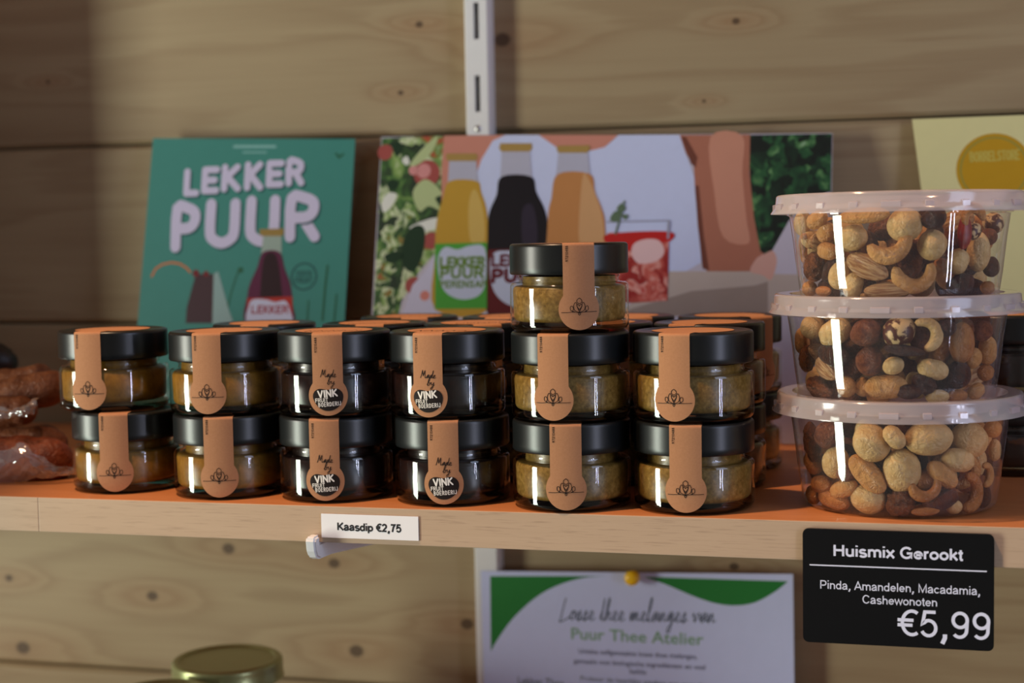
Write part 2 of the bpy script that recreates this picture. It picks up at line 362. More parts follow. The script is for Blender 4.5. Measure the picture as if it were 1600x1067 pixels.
SN = {   # upright sans, capital height 1 (pen centre lines)
 'H': (1.0, [[(.16, 0), (.16, 1)], [(.84, 0), (.84, 1)], [(.16, .53), (.84, .53)]]),
 'P': (.93, [[(.16, 0), (.16, .94), (.52, .94)]+el(.55, .68, .25, .26, 85, -85)+[(.16, .42)]]),
 'A': (.93, [[(.05, 0), (.465, .98), (.88, 0)], [(.20, .32), (.73, .32)]]),
 'M': (1.16, [[(.15, 0), (.15, .97), (.58, .08), (1.01, .97), (1.01, 0)]]),
 'C': (1.0, [el(.53, .5, .40, .45, 35, 325, 24)]),
 'G': (1.08, [el(.54, .5, .42, .45, 40, 325, 24)+[(.92, .17), (.92, .46), (.56, .46)]]),
 'K': (.95, [[(.16, 0), (.16, 1)], [(.84, .99), (.18, .36)], [(.36, .54), (.88, .01)]]),
 'a': (.77, [[(.12, .48)]+el(.36, .46, .22, .20, 150, 15)+[(.60, .42), (.60, .12), (.66, .0)], [(.60, .40), (.36, .35), (.18, .29), (.11, .18)]+el(.27, .17, .17, .13, 180, 280)+[(.45, .06), (.60, .2)]]),
 'c': (.70, [el(.37, .33, .27, .28, 40, 320)]),
 'd': (.77, [[(.62, 0), (.62, 1)], el(.36, .33, .26, .28, 20, 340, 20)]),
 'e': (.77, [[(.12, .34), (.65, .34)]+el(.38, .33, .27, .28, 8, 325, 20)]),
 'h': (.77, [[(.14, 0), (.14, 1)], [(.14, .40)]+el(.38, .39, .24, .22, 165, 0)+[(.62, 0)]]),
 'i': (.31, [[(.155, 0), (.155, .70)], [(.155, .87), (.155, 1)]]), 'k': (.70, [[(.14, 0), (.14, 1)], [(.60, .70), (.16, .26)], [(.30, .40), (.64, 0)]]),
 'l': (.31, [[(.155, 0), (.155, 1)]]), 'm': (1.16, [[(.14, 0), (.14, .70)], [(.14, .40)]+el(.36, .42, .22, .21, 165, 0)+[(.58, 0)], [(.58, .40)]+el(.80, .42, .22, .21, 165, 0)+[(1.02, 0)]]),
 'n': (.77, [[(.14, 0), (.14, .70)], [(.14, .40)]+el(.38, .40, .24, .22, 165, 0)+[(.62, 0)]]),
 'o': (.77, [el(.385, .33, .275, .28, 0, 360, 24)]), 'p': (.77, [[(.14, -.27), (.14, .70)], el(.41, .33, .26, .28, 160, -160, 20)]),
 'r': (.47, [[(.14, 0), (.14, .70)], [(.14, .40)]+el(.36, .42, .22, .2, 165, 75)]),
 's': (.70, [el(.34, .475, .22, .155, 25, 190)+[(.2, .36), (.46, .31)]+el(.36, .165, .24, .145, 40, -165)]),
 't': (.40, [[(.20, .90), (.20, .16), (.25, .05), (.38, .05)], [(.02, .64), (.37, .64)]]),
 'u': (.77, [[(.14, .70), (.14, .28)]+el(.38, .27, .24, .21, 180, 345)+[(.62, .32)], [(.62, .70), (.62, 0)]]),
 'w': (1.0, [[(.04, .68), (.27, .04), (.50, .64), (.73, .04), (.96, .68)]]), 'x': (.70, [[(.06, .69), (.64, 0)], [(.64, .69), (.06, 0)]]),
 ',': (.39, [[(.21, .12), (.21, -.02), (.11, -.24)]]),
 '5': (.78, [[(.64, .94), (.24, .94), (.16, .5), (.22, .53)]+el(.38, .33, .27, .29, 105, -155)]),
 '9': (.78, [el(.38, .68, .26, .27, 0, 360, 24), [(.64, .66), (.62, .36)]+el(.36, .32, .26, .28, 5, -140)]),
 '2': (.78, [el(.38, .68, .25, .26, 170, -35)+[(.14, .06), (.66, .06)]]), '7': (.78, [[(.10, .93), (.64, .93), (.44, .6), (.30, 0)]]),
 '\u20ac': (.80, [el(.56, .5, .36, .45, 55, 305, 22), [(.02, .60), (.62, .60)], [(.02, .41), (.58, .41)]]), ' ': (.39, []),
}
def sans(art, text, u, v, cap, weight, width=None, d=0.0):
    adv = sum(SN[c][0] for c in text); sx = width/adv if width else cap; x = u-adv*sx/2
    for c in text:
        w0 = SN[c][0]
        for ln in SN[c][1]: art.line([(x+px*sx, v+py*cap) for px, py in ln], weight*cap*(1.25 if c == ',' else 1), d, cap=False)
        x += w0*sx
HW = {   # joined-up handwriting: x height .42
 'M': (.85, [(0, 0), (.1, .5), (.16, 1), (.3, .4), (.36, .3), (.52, .98), (.6, .4), (.68, .02), (.85, .1)]),
 'L': (.62, [(.3, 1), (.2, .6), (.08, .05), (.02, -.1), (.3, -.02), (.62, .14)]),
 'a': (.45, [(.02, .1), (.34, .38), (.2, .42), (.05, .2), (.12, .0), (.28, .2), (.34, .4), (.32, .08), (.45, .08)]),
 'd': (.5, [(0, .08), (.32, .38), (.18, .42), (.05, .2), (.13, 0), (.3, .25), (.42, 1), (.36, .3), (.38, .04), (.5, .08)]),
 'e': (.38, [(0, .08), (.2, .22), (.26, .36), (.15, .43), (.06, .22), (.14, .0), (.38, .1)]),
 'b': (.42, [(0, .1), (.22, .7), (.22, 1), (.12, .8), (.08, .05), (.22, .0), (.32, .2), (.24, .38), (.42, .34)]),
 'y': (.46, [(0, .3), (.06, .42), (.1, .12), (.24, .1), (.36, .42), (.3, -.2), (.16, -.52), (.08, -.35), (.46, .1)]),
 'o': (.4, [(0, .1), (.18, .42), (.05, .25), (.1, .02), (.24, .08), (.26, .32), (.16, .42), (.4, .34)]),
 's': (.36, [(0, .06), (.2, .44), (.22, .2), (.18, -.02), (.06, .02), (.36, .1)]),
 't': (.3, [(0, .08), (.16, .6), (.2, 1.0), (.1, .1), (.18, .02), (.3, .1)]),
 'h': (.42, [(0, .08), (.2, .8), (.18, 1.05), (.08, .5), (.03, 0), (.14, .32), (.26, .4), (.26, .06), (.42, .08)]),
 'm': (.62, [(0, .1), (.06, .4), (.05, 0), (.2, .4), (.24, .3), (.23, .02), (.38, .4), (.43, .3), (.44, .04), (.62, .1)]),
 'l': (.26, [(0, .08), (.2, .8), (.2, 1.1), (.1, .8), (.06, .1), (.14, .0), (.26, .1)]),
 'n': (.45, [(0, .1), (.06, .4), (.05, 0), (.22, .4), (.28, .3), (.28, .04), (.45, .1)]),
 'g': (.44, [(0, .1), (.32, .4), (.16, .42), (.05, .2), (.14, .04), (.32, .38), (.24, -.3), (.1, -.5), (.08, -.3), (.44, .12)]),
 'v': (.42, [(0, .3), (.06, .4), (.12, .02), (.3, .4), (.42, .34)]),
}
def strokes(art, text, u, v, h, wd, gap=.2, slant=0.0, rot=0.0, width=None, d=0.0, sub=True):
    adv = sum(GL[c][0] for c in text)+gap*(len(text)-1); sx = h if width is None else width/adv
    x = 0.0; cr, sr = math.cos(rot), math.sin(rot)
    for c in text:
        for ln in GL[c][1]:
            P = []
            for px, py in ln:
                a, b = (x+px)*sx+slant*py*h, py*h
                P.append((u+a*cr-b*sr, v+a*sr+b*cr))
            art.line(P, wd, d)
        x += GL[c][0]+gap
def handwrite(art, text, u, v, h, wd, width=None, rot=0.0, slant=.12, d=0.0):
    adv = sum(HW[c][0] if c != ' ' else .3 for c in text); sx = h if width is None else width/adv
    x = 0.0; run = []; cr, sr = math.cos(rot), math.sin(rot)
    def flush():
        nonlocal run
        if len(run) > 1: art.line(smooth_line(run, n=4), wd, d, cap=True)
        run = []
    for c in text:
        if c == ' ': flush(); x += .3; continue
        for px, py in HW[c][1]:
            a, b = (x+px)*sx+slant*py*h, py*h
            run.append((u+a*cr-b*sr, v+a*sr+b*cr))
        x += HW[c][0]
    flush()
def font_art(art, text, u, v, height=None, width=None, align='C', bold=0.0, d=0.0, rot=0.0, spacing=1.0):
    """built-in sans lettering; `height` is the capital height"""
    cu = bpy.data.curves.new('lettering', 'FONT'); cu.body = text; cu.size = 1; cu.offset = bold; cu.resolution_u = 3; cu.space_character = spacing
    o = bpy.data.objects.new('lettering', cu); me = bpy.data.meshes.new_from_object(o)
    P = [(p.co.x, p.co.y) for p in me.vertices]; fs = [tuple(p.vertices) for p in me.polygons]
    bpy.data.objects.remove(o); bpy.data.curves.remove(cu); bpy.data.meshes.remove(me)
    x0, x1 = min(p[0] for p in P), max(p[0] for p in P)
    sy = (height/.73) if height else width/(x1-x0); sx = width/(x1-x0) if width else sy
    ox = {'L': -x0, 'C': -(x0+x1)/2, 'R': -x1}[align]; b = len(art.V); cr, sr = math.cos(rot), math.sin(rot)
    for px, py in P:
        a, c = (px+ox)*sx, py*sy
        art.V.append((u+a*cr-c*sr, v+a*sr+c*cr, d))
    art.F += [tuple(i+b for i in f) for f in fs]

# ================================================================== the setting
def build_wall():
    parts = []; g = .0016; dpt = .018; c = .003
    z = PLANK_Z-PLANK_P*10
    while z < 1.45:
        z0, z1 = z, z+PLANK_P; x0, x1 = -2.32, 1.52; y = WALL
        V = []
        prof = [(y+dpt, z0+g), (y+c, z0+g), (y, z0+g+c), (y, z1-c), (y+c, z1), (y+dpt, z1)]
        for x in (x0, x1): V += [(x, a, b) for a, b in prof]
        n = len(prof); parts.append((V, [(k, k+1, n+k+1, n+k) for k in range(n-1)]+[(n-1, 0, n, 2*n-1), tuple(range(n))[::-1], tuple(range(n, 2*n))]))
        z = z1
    V, Fc = merge(parts); bv, bf = box_vf(-2.32, 1.52, WALL+.0175, WALL+.06, PLANK_Z-PLANK_P*10, 1.50)
    V, Fc = merge([(V, Fc), (bv, bf)])
    o = mesh_obj('wall_back', V, Fc, M['pine'], smooth=False); tag(o, kind='structure'); return o
build_wall()
def build_room():
    XL, XR, YF, ZF, ZC = -2.30, 1.50, -3.2, -SH, 1.50
    plaster = plain('grey_plaster', srgb(150, 146, 150), .9, var=.05, scale=8); tiles = plain('dark_shop_floor', srgb(96, 88, 84), .5, var=.1, scale=6)
    def st(name, *a):
        return tag(box(name, *a), kind='structure')
    st('floor', XL, XR, YF, WALL, ZF-.05, ZF, tiles); st('ceiling', XL, XR, YF, WALL, ZC, ZC+.05, plaster); st('wall_front', XL, XR, YF-.05, YF, ZF, ZC, plaster)
    def holed(name, x0, x1, ya, yb, za, zb):
        V, Fc = merge([box_vf(x0, x1, YF, ya, ZF, ZC), box_vf(x0, x1, yb, WALL, ZF, ZC), box_vf(x0, x1, ya, yb, zb, ZC), box_vf(x0, x1, ya, yb, ZF, za)])
        tag(mesh_obj(name, V, Fc, plaster, smooth=False), kind='structure')
    holed('wall_left', XL-.12, XL, -1.46, -.66, ZF+.004, .62); holed('wall_right', XR, XR+.12, -1.12, -.32, -.33, 1.30)
    for name, x, ya, yb, za, zb, mid in (('door_1', XL-.06, -1.46, -.66, ZF+.006, .62, None), ('window_1', XR+.06, -1.12, -.32, -.33, 1.30, -.735)):
        f = .05; ps = [box_vf(x-.02, x+.02, ya, ya+f, za, zb), box_vf(x-.02, x+.02, yb-f, yb, za, zb), box_vf(x-.02, x+.02, ya+f, yb-f, zb-f, zb), box_vf(x-.02, x+.02, ya+f, yb-f, za, za+f)]
        if mid: ps.append(box_vf(x-.02, x+.02, mid-.02, mid+.02, za+f, zb-f))
        V, Fc = merge(ps); o = tag(mesh_obj(name, V, Fc, M['white_metal'], smooth=False), kind='structure')
        box('glass_pane', x-.003, x+.003, ya+f, yb-f, za+f, zb-f, M['pane'], o)
build_room()

# ---- main shelf board
SX0, SX1, ST = -1.25, 0.85, 0.0215
sb = empty('shelf_board'); tag(sb, 'long beech laminate shelf board carrying the jars and the nut tubs', 'shelf')
box('board', SX0, SX1, .0012, .352, -ST, 0, M['shelf_top'], sb, .0006)
xs = at_y(60, 800, 0).x
for a, b in ((SX0, xs-.0001), (xs+.0001, SX1)):
    box('edge_band', a, b, 0, .0012, -ST, 0, M['shelf_edge'], sb, .0004)

ub = empty('added_shade_board'); tag(ub, 'added empty board out of view above, shading the wall and leaning cards', 'shelf')  # unseen board added to keep the ceiling spot off wall and cards
box('board', SX0, SX1, .03, .345, .58, .6015, M['shelf_top'], ub, .0006)
# ---- wall rail with slots
def build_rail():
    pt = at_y(745, 100, .346); x0 = pt.x; hw, dp = .0108, .014
    zt, zb = 1.2, -1.15
    s0, s1 = at_y(740, 118, .346).z, at_y(740, 175, .346).z; pitch = at_y(740, 4, .346).z-s0
    root = empty('shelf_rail', (x0, WALL, 0)); tag(root, 'white slotted steel upright rail screwed to the plank wall behind the shelf', 'rail')
    parts = []
    prof = [(-hw, 0), (-hw, -dp*.7), (-hw*.8, -dp), (-.0023, -dp), (-.0023, -dp+.004)]
    for sgn in (1, -1):
        V = [(sgn*x, y, z) for z in (zb, zt) for x, y in prof]; n = len(prof)
        parts.append((V, [(k, k+1, n+k+1, n+k) for k in range(n-1)]))
    z = s0-math.floor((s0-zb)/pitch)*pitch
    prev = zb
    while z < zt:
        a, b = z-(s0-s1), z
        parts.append(box_vf(-.0023, .0023, -dp, -dp+.0035, prev, a)); prev = b; z += pitch
    parts.append(box_vf(-.0023, .0023, -dp, -dp+.0035, prev, zt))
    parts.append(box_vf(-hw*.9, hw*.9, -.003, 0, zb, zt))
    V, Fc = merge(parts); o = mesh_obj('rail_channel', V, Fc, M['white_metal'], root, smooth=False)
    zs = at_y(745, 201, .345).z
    V, Fc = lathe([(0, .0012), (.0012, .0011), (.0022, .0006), (.0028, 0)], 20)
    s = mesh_obj('screw', V, Fc, M['zinc'], root); s.rotation_euler = (R(90), 0, 0); s.location = (0, -dp, zs)
    return x0
RAIL_X = build_rail()

# ---- bracket under the shelf, its nose turned up in front of the edge
def build_bracket():
    c = at_y(489, 850, -.004); x = c.x
    root = empty('shelf_bracket', (x, 0, 0)); tag(root, 'white steel bracket nose hooked under the front of the wooden shelf, left of centre', 'bracket')
    hw = .0032; zt = at_y(489, 838, -.006).z; zb = at_y(500, 877, -.006).z
    pr = [(-.0008, zt)]+[(-.0055+.002*math.cos(R(a))-.0005, zt-.002+.002*math.sin(R(a))) for a in (60, 100, 140, 180)]
    pr += [(-.0085, zb+.012), (-.0075, zb+.006), (-.005, zb+.002), (0, zb), (.02, zb-.0010), (WALL-.016, -.072), (WALL-.016, -ST-.0003), (-.0008, -ST-.0003)]
    n = len(pr)
    V = [(s, y, z) for s in (-hw, hw) for y, z in pr]
    Fc = [tuple(range(n)), tuple(range(n, 2*n))[::-1]]+[(k, n+k, n+(k+1) % n, (k+1) % n) for k in range(n)]
    o = mesh_obj('bracket_arm', V, Fc, M['white_metal'], root, smooth=False)
    bm = bmesh.new(); bm.from_mesh(o.data); bmesh.ops.recalc_face_normals(bm, faces=bm.faces[:])
    bmesh.ops.bevel(bm, geom=[e for e in bm.edges if len(e.link_faces) == 2 and e.calc_face_angle(0) > 1.2 and abs(e.verts[0].co.x-e.verts[1].co.x) < 1e-6], offset=.0012, segments=3, affect='EDGES')
    bm.to_mesh(o.data); bm.free()
build_bracket()

# ================================================================== jars
JR, JH = .0345, .0508
LBL_R = JR+.00035
def jar_lid_profile():
    z0, z1 = .0330, JH
    return [(.0315, z0+.003), (.0325, z0+.0002), (JR-.0006, z0)]+[(JR, z0+.0008), (JR-.0001, z0+.004), (JR-.0001, z1-.003)]+arc(JR-.0021, z1-.002, .002, 0, 90, 6)+[(.0305, z1-.0001), (.0298, z1-.0005), (.02, z1-.0005), (0, z1-.0005)]
GLASS_PROF = [(0, .0012), (.024, .0010), (.0285, 0)]+arc(.0300, .0045, .0045, -90, 0, 6)+[(JR, .0254)]+arc(JR-.0028, .0254, .0028, 0, 80, 5)+[(.0292, .0286), (.0286, .0298), (.0289, .0309), (.0296, .0316), (.0290, .0324), (.0288, .0336)]
CONT_PROF = [(0, .0060), (.0270, .0058)]+arc(.0292, .0090, .0032, -80, 0, 5)+[(.0328, .0236)]+arc(.0300, .0238, .0026, 0, 75, 4)+[(.0272, .0268), (.0268, .0318), (0, .0322)]
def make_label(parent, style):
    Rr = LBL_R; top = JH+.00015; rc = .0118; zc = .0138; hw = .0091
    rows = []                                     # (kind, position along, half width)
    for k in range(5): rows.append(('t', .020+(Rr-.0018-.020)*k/4, hw))
    for a in (20, 40, 60, 80): rows.append(('b', R(a), hw))
    zj = zc+math.sqrt(rc*rc-hw*hw)
    rows.append(('v', top-.0018, hw))
    for k in range(1, 7): rows.append(('v', top-.0018+(zj+.0015-(top-.0018))*k/6, hw))
    a0 = math.asin(min(1, hw/rc))
    for k in range(19):
        a = a0+(math.pi-a0)*k/18
        rows.append(('v', zc+rc*math.cos(a), max(rc*math.sin(a), .0002)))
    V, Fc = [], []; N = 14
    for kind, s, h in rows:
        for i in range(N+1):
            u = -h+2*h*i/N; x = Rr*math.sin(u/Rr); cy = Rr*math.cos(u/Rr)
            if kind == 't': V.append((x, -(cy-(Rr-s)), top))
            elif kind == 'b': V.append((x, -(cy-.0018*(1-math.sin(s))), top-.0018*(1-math.cos(s))))
            else: V.append((x, -cy, s))
    for r in range(len(rows)-1):
        for i in range(N):
            a = r*(N+1)+i; Fc.append((a, a+N+1, a+N+2, a+1))
    b = len(V); n = 48                            # round of paper on the lid
    V.append((0, 0, top-.0003)); V += [(.0235*math.cos(2*math.pi*k/n), .0235*math.sin(2*math.pi*k/n), top-.0003) for k in range(n)]
    Fc += [(b, b+1+k, b+1+(k+1) % n) for k in range(n)]
    lab = mesh_obj('paper_label', V, Fc, M['kraft'], parent)
    cm = cyl_map(Rr); D = .00012
    art = Art()
    if style == 'flower':
        o = lambda pts: [(p[0]*.00112, zc+.0003+p[1]*.00112) for p in pts]
        wd = .00034
        art.line(o(smooth_line([(-9, -1.9), (-6, -1.9), (-3.2, -1.7), (-.8, -2), (0, -2.2)], n=5)), wd, D)
        art.line(o(smooth_line([(9, -1.6), (6, -1.7), (3.2, -1.7), (.8, -2), (0, -2.2)], n=5)), wd, D)
        for s in (-1, 1):
            art.line(o(smooth_line([(s*2.6, -1.6), (s*4.4, -.7), (s*4.5, 1.0), (s*3.6, 1.2), (s*3.0, 0), (s*3.6, -1.4)], n=5)), wd, D)
            art.line(o(smooth_line([(0, -1.9), (s*2.3, -.9), (s*2.9, 1.2), (s*2.2, 3.0), (s*1.4, 2.6), (s*1.2, 1), (0, -1.6)], n=5)), wd, D)
            art.line(o(smooth_line([(0, 2.4), (s*1.2, 3.2), (s*1.1, 4.4), (0, 5.3)], n=5)), wd, D)
            art.line(o(smooth_line([(0, 1.3), (s*.8, 2.2), (s*1.2, 1.2), (0, -.6)], n=5)), wd, D)
            art.line(o(smooth_line([(0, -2), (s*.5, -2.7), (0, -3.3)], n=4)), wd, D)
    else:
        o = lambda pts: [(p[0]*.001, zc+p[1]*.001) for p in pts]
        handwrite(art, 'Made', -.0042, zc+.0113, .0044, .00036, width=.0092, rot=-.04, d=D)
        handwrite(art, 'by', -.0003, zc+.0069, .0042, .00036, width=.0044, rot=-.04, d=D)
        art.fan(o(smooth_line([(-9.0, -1.4), (-8.4, 2.2), (-5.6, 4.1), (-2.6, 4.0), (0, 3.5), (3, 4.3), (6.6, 3.8), (8.9, 1.0), (8.7, -2.8), (6.6, -6.2), (2.6, -8.6), (-2, -8.7), (-6.2, -6.2)], True, 4)), D, 6)
        wt = Art()
        strokes(wt, 'VINK', -.0056, zc-.0010, .0038, .00090, width=.0112, rot=.09, d=2*D)
        strokes(wt, 'FRUIT', -.0074, zc-.0038, .0021, .00038, width=.0074, rot=.05, d=2*D)
        strokes(wt, 'BOERDERIJ', -.0056, zc-.0065, .0022, .00036, width=.0132, rot=.07, gap=.34, d=2*D)
        wt.build('label_lettering', M['ink_white'], lab, cm)
        hand = Art()                               # pen flourish on the lid round
        for k in range(5):
            hand.line(smooth_line([(-.016+k*.007, -.004), (-.014+k*.007, .004), (-.012+k*.007, -.003), (-.010+k*.007, .002)], n=4), .0006)
        hand.build('flourish_print', M['ink'], lab, lambda u, v, d: (u, v-.010, top-.00015))
    art.build('logo_print' if style == 'flower' else 'script_lettering', M['ink'], lab, cm); art = Art()
    strokes(art, '97210488', -hw+.0030, .0395 if style != 'flower' else .0405, .0013, .00024, width=.0088, rot=R(90), gap=.22, d=D)
    art.build('batch_lettering', M['ink'], lab, cm)
    return lab
_jl = mesh_obj('tmp', *lathe(jar_lid_profile(), 96), M['lid_black'], angle=40).data
_jg = mesh_obj('tmp', *lathe(GLASS_PROF, 96), M['glass'], angle=50).data
_jg.materials.append(M['glass_base'])
for p in _jg.polygons:
    if p.center.z < .0046: p.material_index = 1
for o in [o for o in COL.objects if o.name.startswith('tmp')]: bpy.data.objects.remove(o)
def make_jar(kind):
    root = empty('jar')
    mat, style = {'mustard': ('mustard', 'flower'), 'jam': ('jam', 'vink'), 'relish': ('relish', 'flower'), 'amber': ('amber', 'flower')}[kind]
    for nm, me in (('glass_body', _jg), ('lid', _jl)):
        o = bpy.data.objects.new(nm, me); COL.objects.link(o); o.parent = root
    mesh_obj('contents', *lathe(CONT_PROF, 72), M[mat], root, angle=60)
    make_label(root, style); return root
PROTO = {k: make_jar(k) for k in ('mustard', 'jam', 'relish', 'amber')}
_used = set()
def place_jar(kind, px, y, level, off, label, group, x=None, z=None, turn=0.0):
    """px: photo column of the jar's axis; off: how far its paper strip sits off-centre, in radii"""
    z = level*JH if z is None else z
    if x is None:
        d = ray(px, 560); x = (CAM_POS+d*((y-CAM_POS.y)/d.y)).x
    o = PROTO[kind] if kind not in _used else copy_tree(PROTO[kind]); _used.add(kind)
    o.location = (x, y, z); o.rotation_euler = (0, 0, cam_azimuth(x, y)+math.asin(off)+turn)
    tag(o, label, 'jar', group); return o
G1 = 'small black-lidded jars in the front row on the shelf'
front = [  # kind, px axis bottom, top, y, label offset bottom, top, name of the stack
 ('mustard', 195, 178, .050, -.25, -.47, 'leftmost'), ('mustard', 355, 352, .041, -.20, -.33, 'second'),
 ('jam', 522, 523, .041, -.21, -.13, 'third'), ('jam', 704, 699, .041, -.16, -.34, 'fourth'),
 ('relish', 891, 891, .034, -.10, -.29, 'fifth'), ('relish', 1083, 1083, .038, -.14, -.31, 'sixth')]
WHAT = {'mustard': 'yellow mustard dip', 'jam': 'dark fruit jam', 'relish': 'green-brown relish', 'amber': 'amber dip'}
WHERE = {'leftmost': 'leftmost front stack, beside the wrapped sausages', 'second': 'second front stack from the left', 'third': 'third front stack from the left', 'fourth': 'fourth front stack from the left', 'fifth': 'tallest front stack, fifth from the left', 'sixth': 'sixth front stack, next to the nut tubs'}
for kind, pb, pt, y, ob, ot, nm in front:
    place_jar(kind, pb, y, 0, ob, f'bottom jar of {WHAT[kind]} in the {WHERE[nm]}', G1)
    place_jar(kind, pt, y+(.003 if nm == 'leftmost' else 0), 1, ot, f'{"middle" if nm == "fifth" else "top"} jar of {WHAT[kind]} in the {WHERE[nm]}', G1)
place_jar('relish', 891, .036, 2, .16, 'single jar of green-brown relish on top of the tallest front stack', G1)
# the rows behind: mostly lids can be seen
def back_stack(kind, x, y, off, name, levels=2, turn=0.0):
    for k in range(levels):
        place_jar(kind, 0, y, k, off if k == levels-1 else -.45, f'{"top" if k == levels-1 else "lower"} jar of {WHAT[kind]} {name}', 'black-lidded jars in the rows behind the front row', x=x, turn=turn)
def xof(px, y): d = ray(px, 500); return (CAM_POS+d*((y-CAM_POS.y)/d.y)).x
back_stack('mustard', xof(413, .118), .118, -.2, 'directly behind the second front stack')
for k, (px, kind) in enumerate(((585, 'jam'), (745, 'jam'), (935, 'relish'), (1108, 'amber'))):
    back_stack(kind, xof(px, .118), .118, (-.1, .2, .3, -.5)[k], f'in the second row behind the {("third", "fourth", "fifth", "sixth")[k]} front stack')
for k, (px, kind) in enumerate(((640, 'jam'), (800, 'jam'), (975, 'relish'), (1140, 'amber'))):
    back_stack(kind, xof(px, .194), .194, (.1, -.3, .3, .62)[k], f'in the third row, {("third", "fourth", "fifth", "sixth")[k]} column from the left')
for k, (px, kind) in enumerate(((1578, 'jam'), (1760, 'jam'))):
    back_stack(kind, xof(px, .20), .20, -.2, ('half hidden behind the right side of the nut tubs', 'at the far right end behind the nut tubs')[k], 2, turn=2.2)

# ================================================================== nut tubs
TUB_RB, TUB_RT, TUB_H, TUB_STEP = .0545, .0610, .0555, .0562
def tub_r(z): return TUB_RB+(TUB_RT-TUB_RB)*min(max(z/TUB_H, 0), 1)
def make_tub():
    root = empty('nut_tub')
    prof = [(0, .0016), (.046, .0016), (.0485, .0002)]+arc(TUB_RB-.0042, .0044, .0042, -90, -8, 5)+[(tub_r(.02), .02), (tub_r(.04), .04), (TUB_RT, TUB_H-.003), (TUB_RT+.0016, TUB_H-.0022), (TUB_RT+.0016, TUB_H)]
    mesh_obj('tub_body', *lathe(prof, 96), M['tub'], root, angle=50)
    lp = [(0, .0562), (.0560, .0562), (.0568, .0570), (.0585, .0628), (.0600, .0648)]+arc(.0668, .0632, .0018, 90, 0, 5)+[(.0690, .0590), (.0694, .0578), (.0716, .0546), (.0716, .0540), (.0708, .0540)]
    V, Fc = lathe(lp, 128); parts = [(V, Fc)]
    for k in range(22):                            # little moulded studs round the skirt
        a = 2*math.pi*(k+.3)/22; ww = .0022 if k % 4 else .0050
        bv, bf = box_vf(-ww, ww, -.0006, .0010, -.0014, .0014)
        c, s = math.cos(a), math.sin(a)
        parts.append(([(( .0695+y)*c-x*s, (.0695+y)*s+x*c, .0582+z-y*.3) for x, y, z in bv], bf))
    V, Fc = merge(parts)
    mesh_obj('lid', V, Fc, M['tub_lid'], root, angle=35); return root
tubx = xof(1401, .067)
TUBS = []
_t0 = make_tub()
for k, (nm, dx, dy, rz) in enumerate((('bottom', 0.001, 0, 0), ('middle', -.0006, .001, 1.1), ('top', .0010, -.001, 2.3))):
    t = _t0 if k == 0 else copy_tree(_t0)
    t.location = (tubx+dx, .067+dy, k*TUB_STEP); t.rotation_euler = (0, 0, rz)
    tag(t, f'{nm} clear plastic tub of mixed smoked nuts in the stack of three', 'tub', 'stacked clear tubs of mixed nuts'); TUBS.append(t)

# ---- one mesh of each kind of nut, unit length along x, outer side -y, no two kinds alike
def nz(v, f, s=0.0): return math.sin(v.x*f+s)*math.sin(v.y*f*1.3+1.7*s)*math.sin(v.z*f*.9+.6+s)
def sphere_nut(fn, sub=3):
    bm = bmesh.new(); bmesh.ops.create_icosphere(bm, subdivisions=sub, radius=.5)
    for v in bm.verts: v.co = fn(v.co.copy())
    V = [v.co.copy() for v in bm.verts]; Fc = [tuple(x.index for x in f.verts) for f in bm.faces]; bm.free(); return V, Fc
def f_maca(v):
    t = v.x+.5; k = 1+.05*nz(v, 7)-.10*max(0, t-.8); return Vector((v.x*(1+.06*max(0, t-.7)), v.y*.92*k, v.z*.93*k))
def f_peanut(v):
    k = .56*(1-.09*math.exp(-(v.x/.16)**2))+.015*nz(v, 9)
    g = .025*math.exp(-(v.z/.035)**2) if v.y < 0 else 0
    return Vector((v.x, v.y*k*1.0+g, v.z*k*1.05))
def f_almond(v):
    t = v.x+.5; k = (1-.45*max(0, t-.45)**1.4)*(1+.025*math.sin(math.atan2(v.z, v.y+1e-6)*9+v.x*2)); return Vector((v.x, v.y*.42*k, v.z*.62*k))
def f_hazel(v):
    k = 1+.02*math.sin(math.atan2(v.z, v.y)*12)+.03*nz(v, 8, 1); t = max(0, v.x-.2); return Vector((v.x*(1+.25*t), v.y*.95*k*(1-.5*t), v.z*.97*k*(1-.5*t)))
def f_pecan(v):
    k = 1+.13*nz(v, 15, .4)+.08*math.sin(v.x*26+3*math.sin(v.z*8)); g = .10*math.exp(-(v.z/.06)**2); return Vector((v.x, v.y*.55*k+g*.6*(1 if v.y < 0 else 0), v.z*.66*k))
def f_brazil(v):
    a = math.atan2(v.z, v.y); k = (1+.10*math.cos(3*a))*(1+.03*nz(v, 10)); return Vector((v.x, v.y*.52*k, v.z*.52*k+.10*(v.x*v.x-.1)))
def cashew_mesh():
    V, Fc = [], []; n, q = 22, 14
    for i in range(n+1):
        t = i/n; a = R(-15+210*t); rr = .155*math.sin(math.pi*min(max(t*.94+.03, 0), 1))**.45*(1+.22*math.cos(2*math.pi*(t-.15))*.6)
        c = Vector((.33*math.cos(a), 0, .33*math.sin(a)-.08)); rad = Vector((math.cos(a), 0, math.sin(a)))
        for j in range(q):
            b = 2*math.pi*j/q; V.append(c+rad*rr*math.cos(b)*1.05+Vector((0, 1, 0))*rr*math.sin(b)*.95)
    for i in range(n):
        for j in range(q):
            a = i*q+j; b = i*q+(j+1) % q; Fc.append((a, b, b+q, a+q))
    Fc += [tuple(range(q))[::-1], tuple(range(n*q, n*q+q))]; return V, Fc
cream = [(.3, srgb(200, 158, 96)), (.7, srgb(226, 190, 130))]
tan = [(.3, srgb(188, 128, 66)), (.7, srgb(216, 160, 94))]
roast = [(.3, srgb(158, 96, 44)), (.7, srgb(196, 132, 70))]
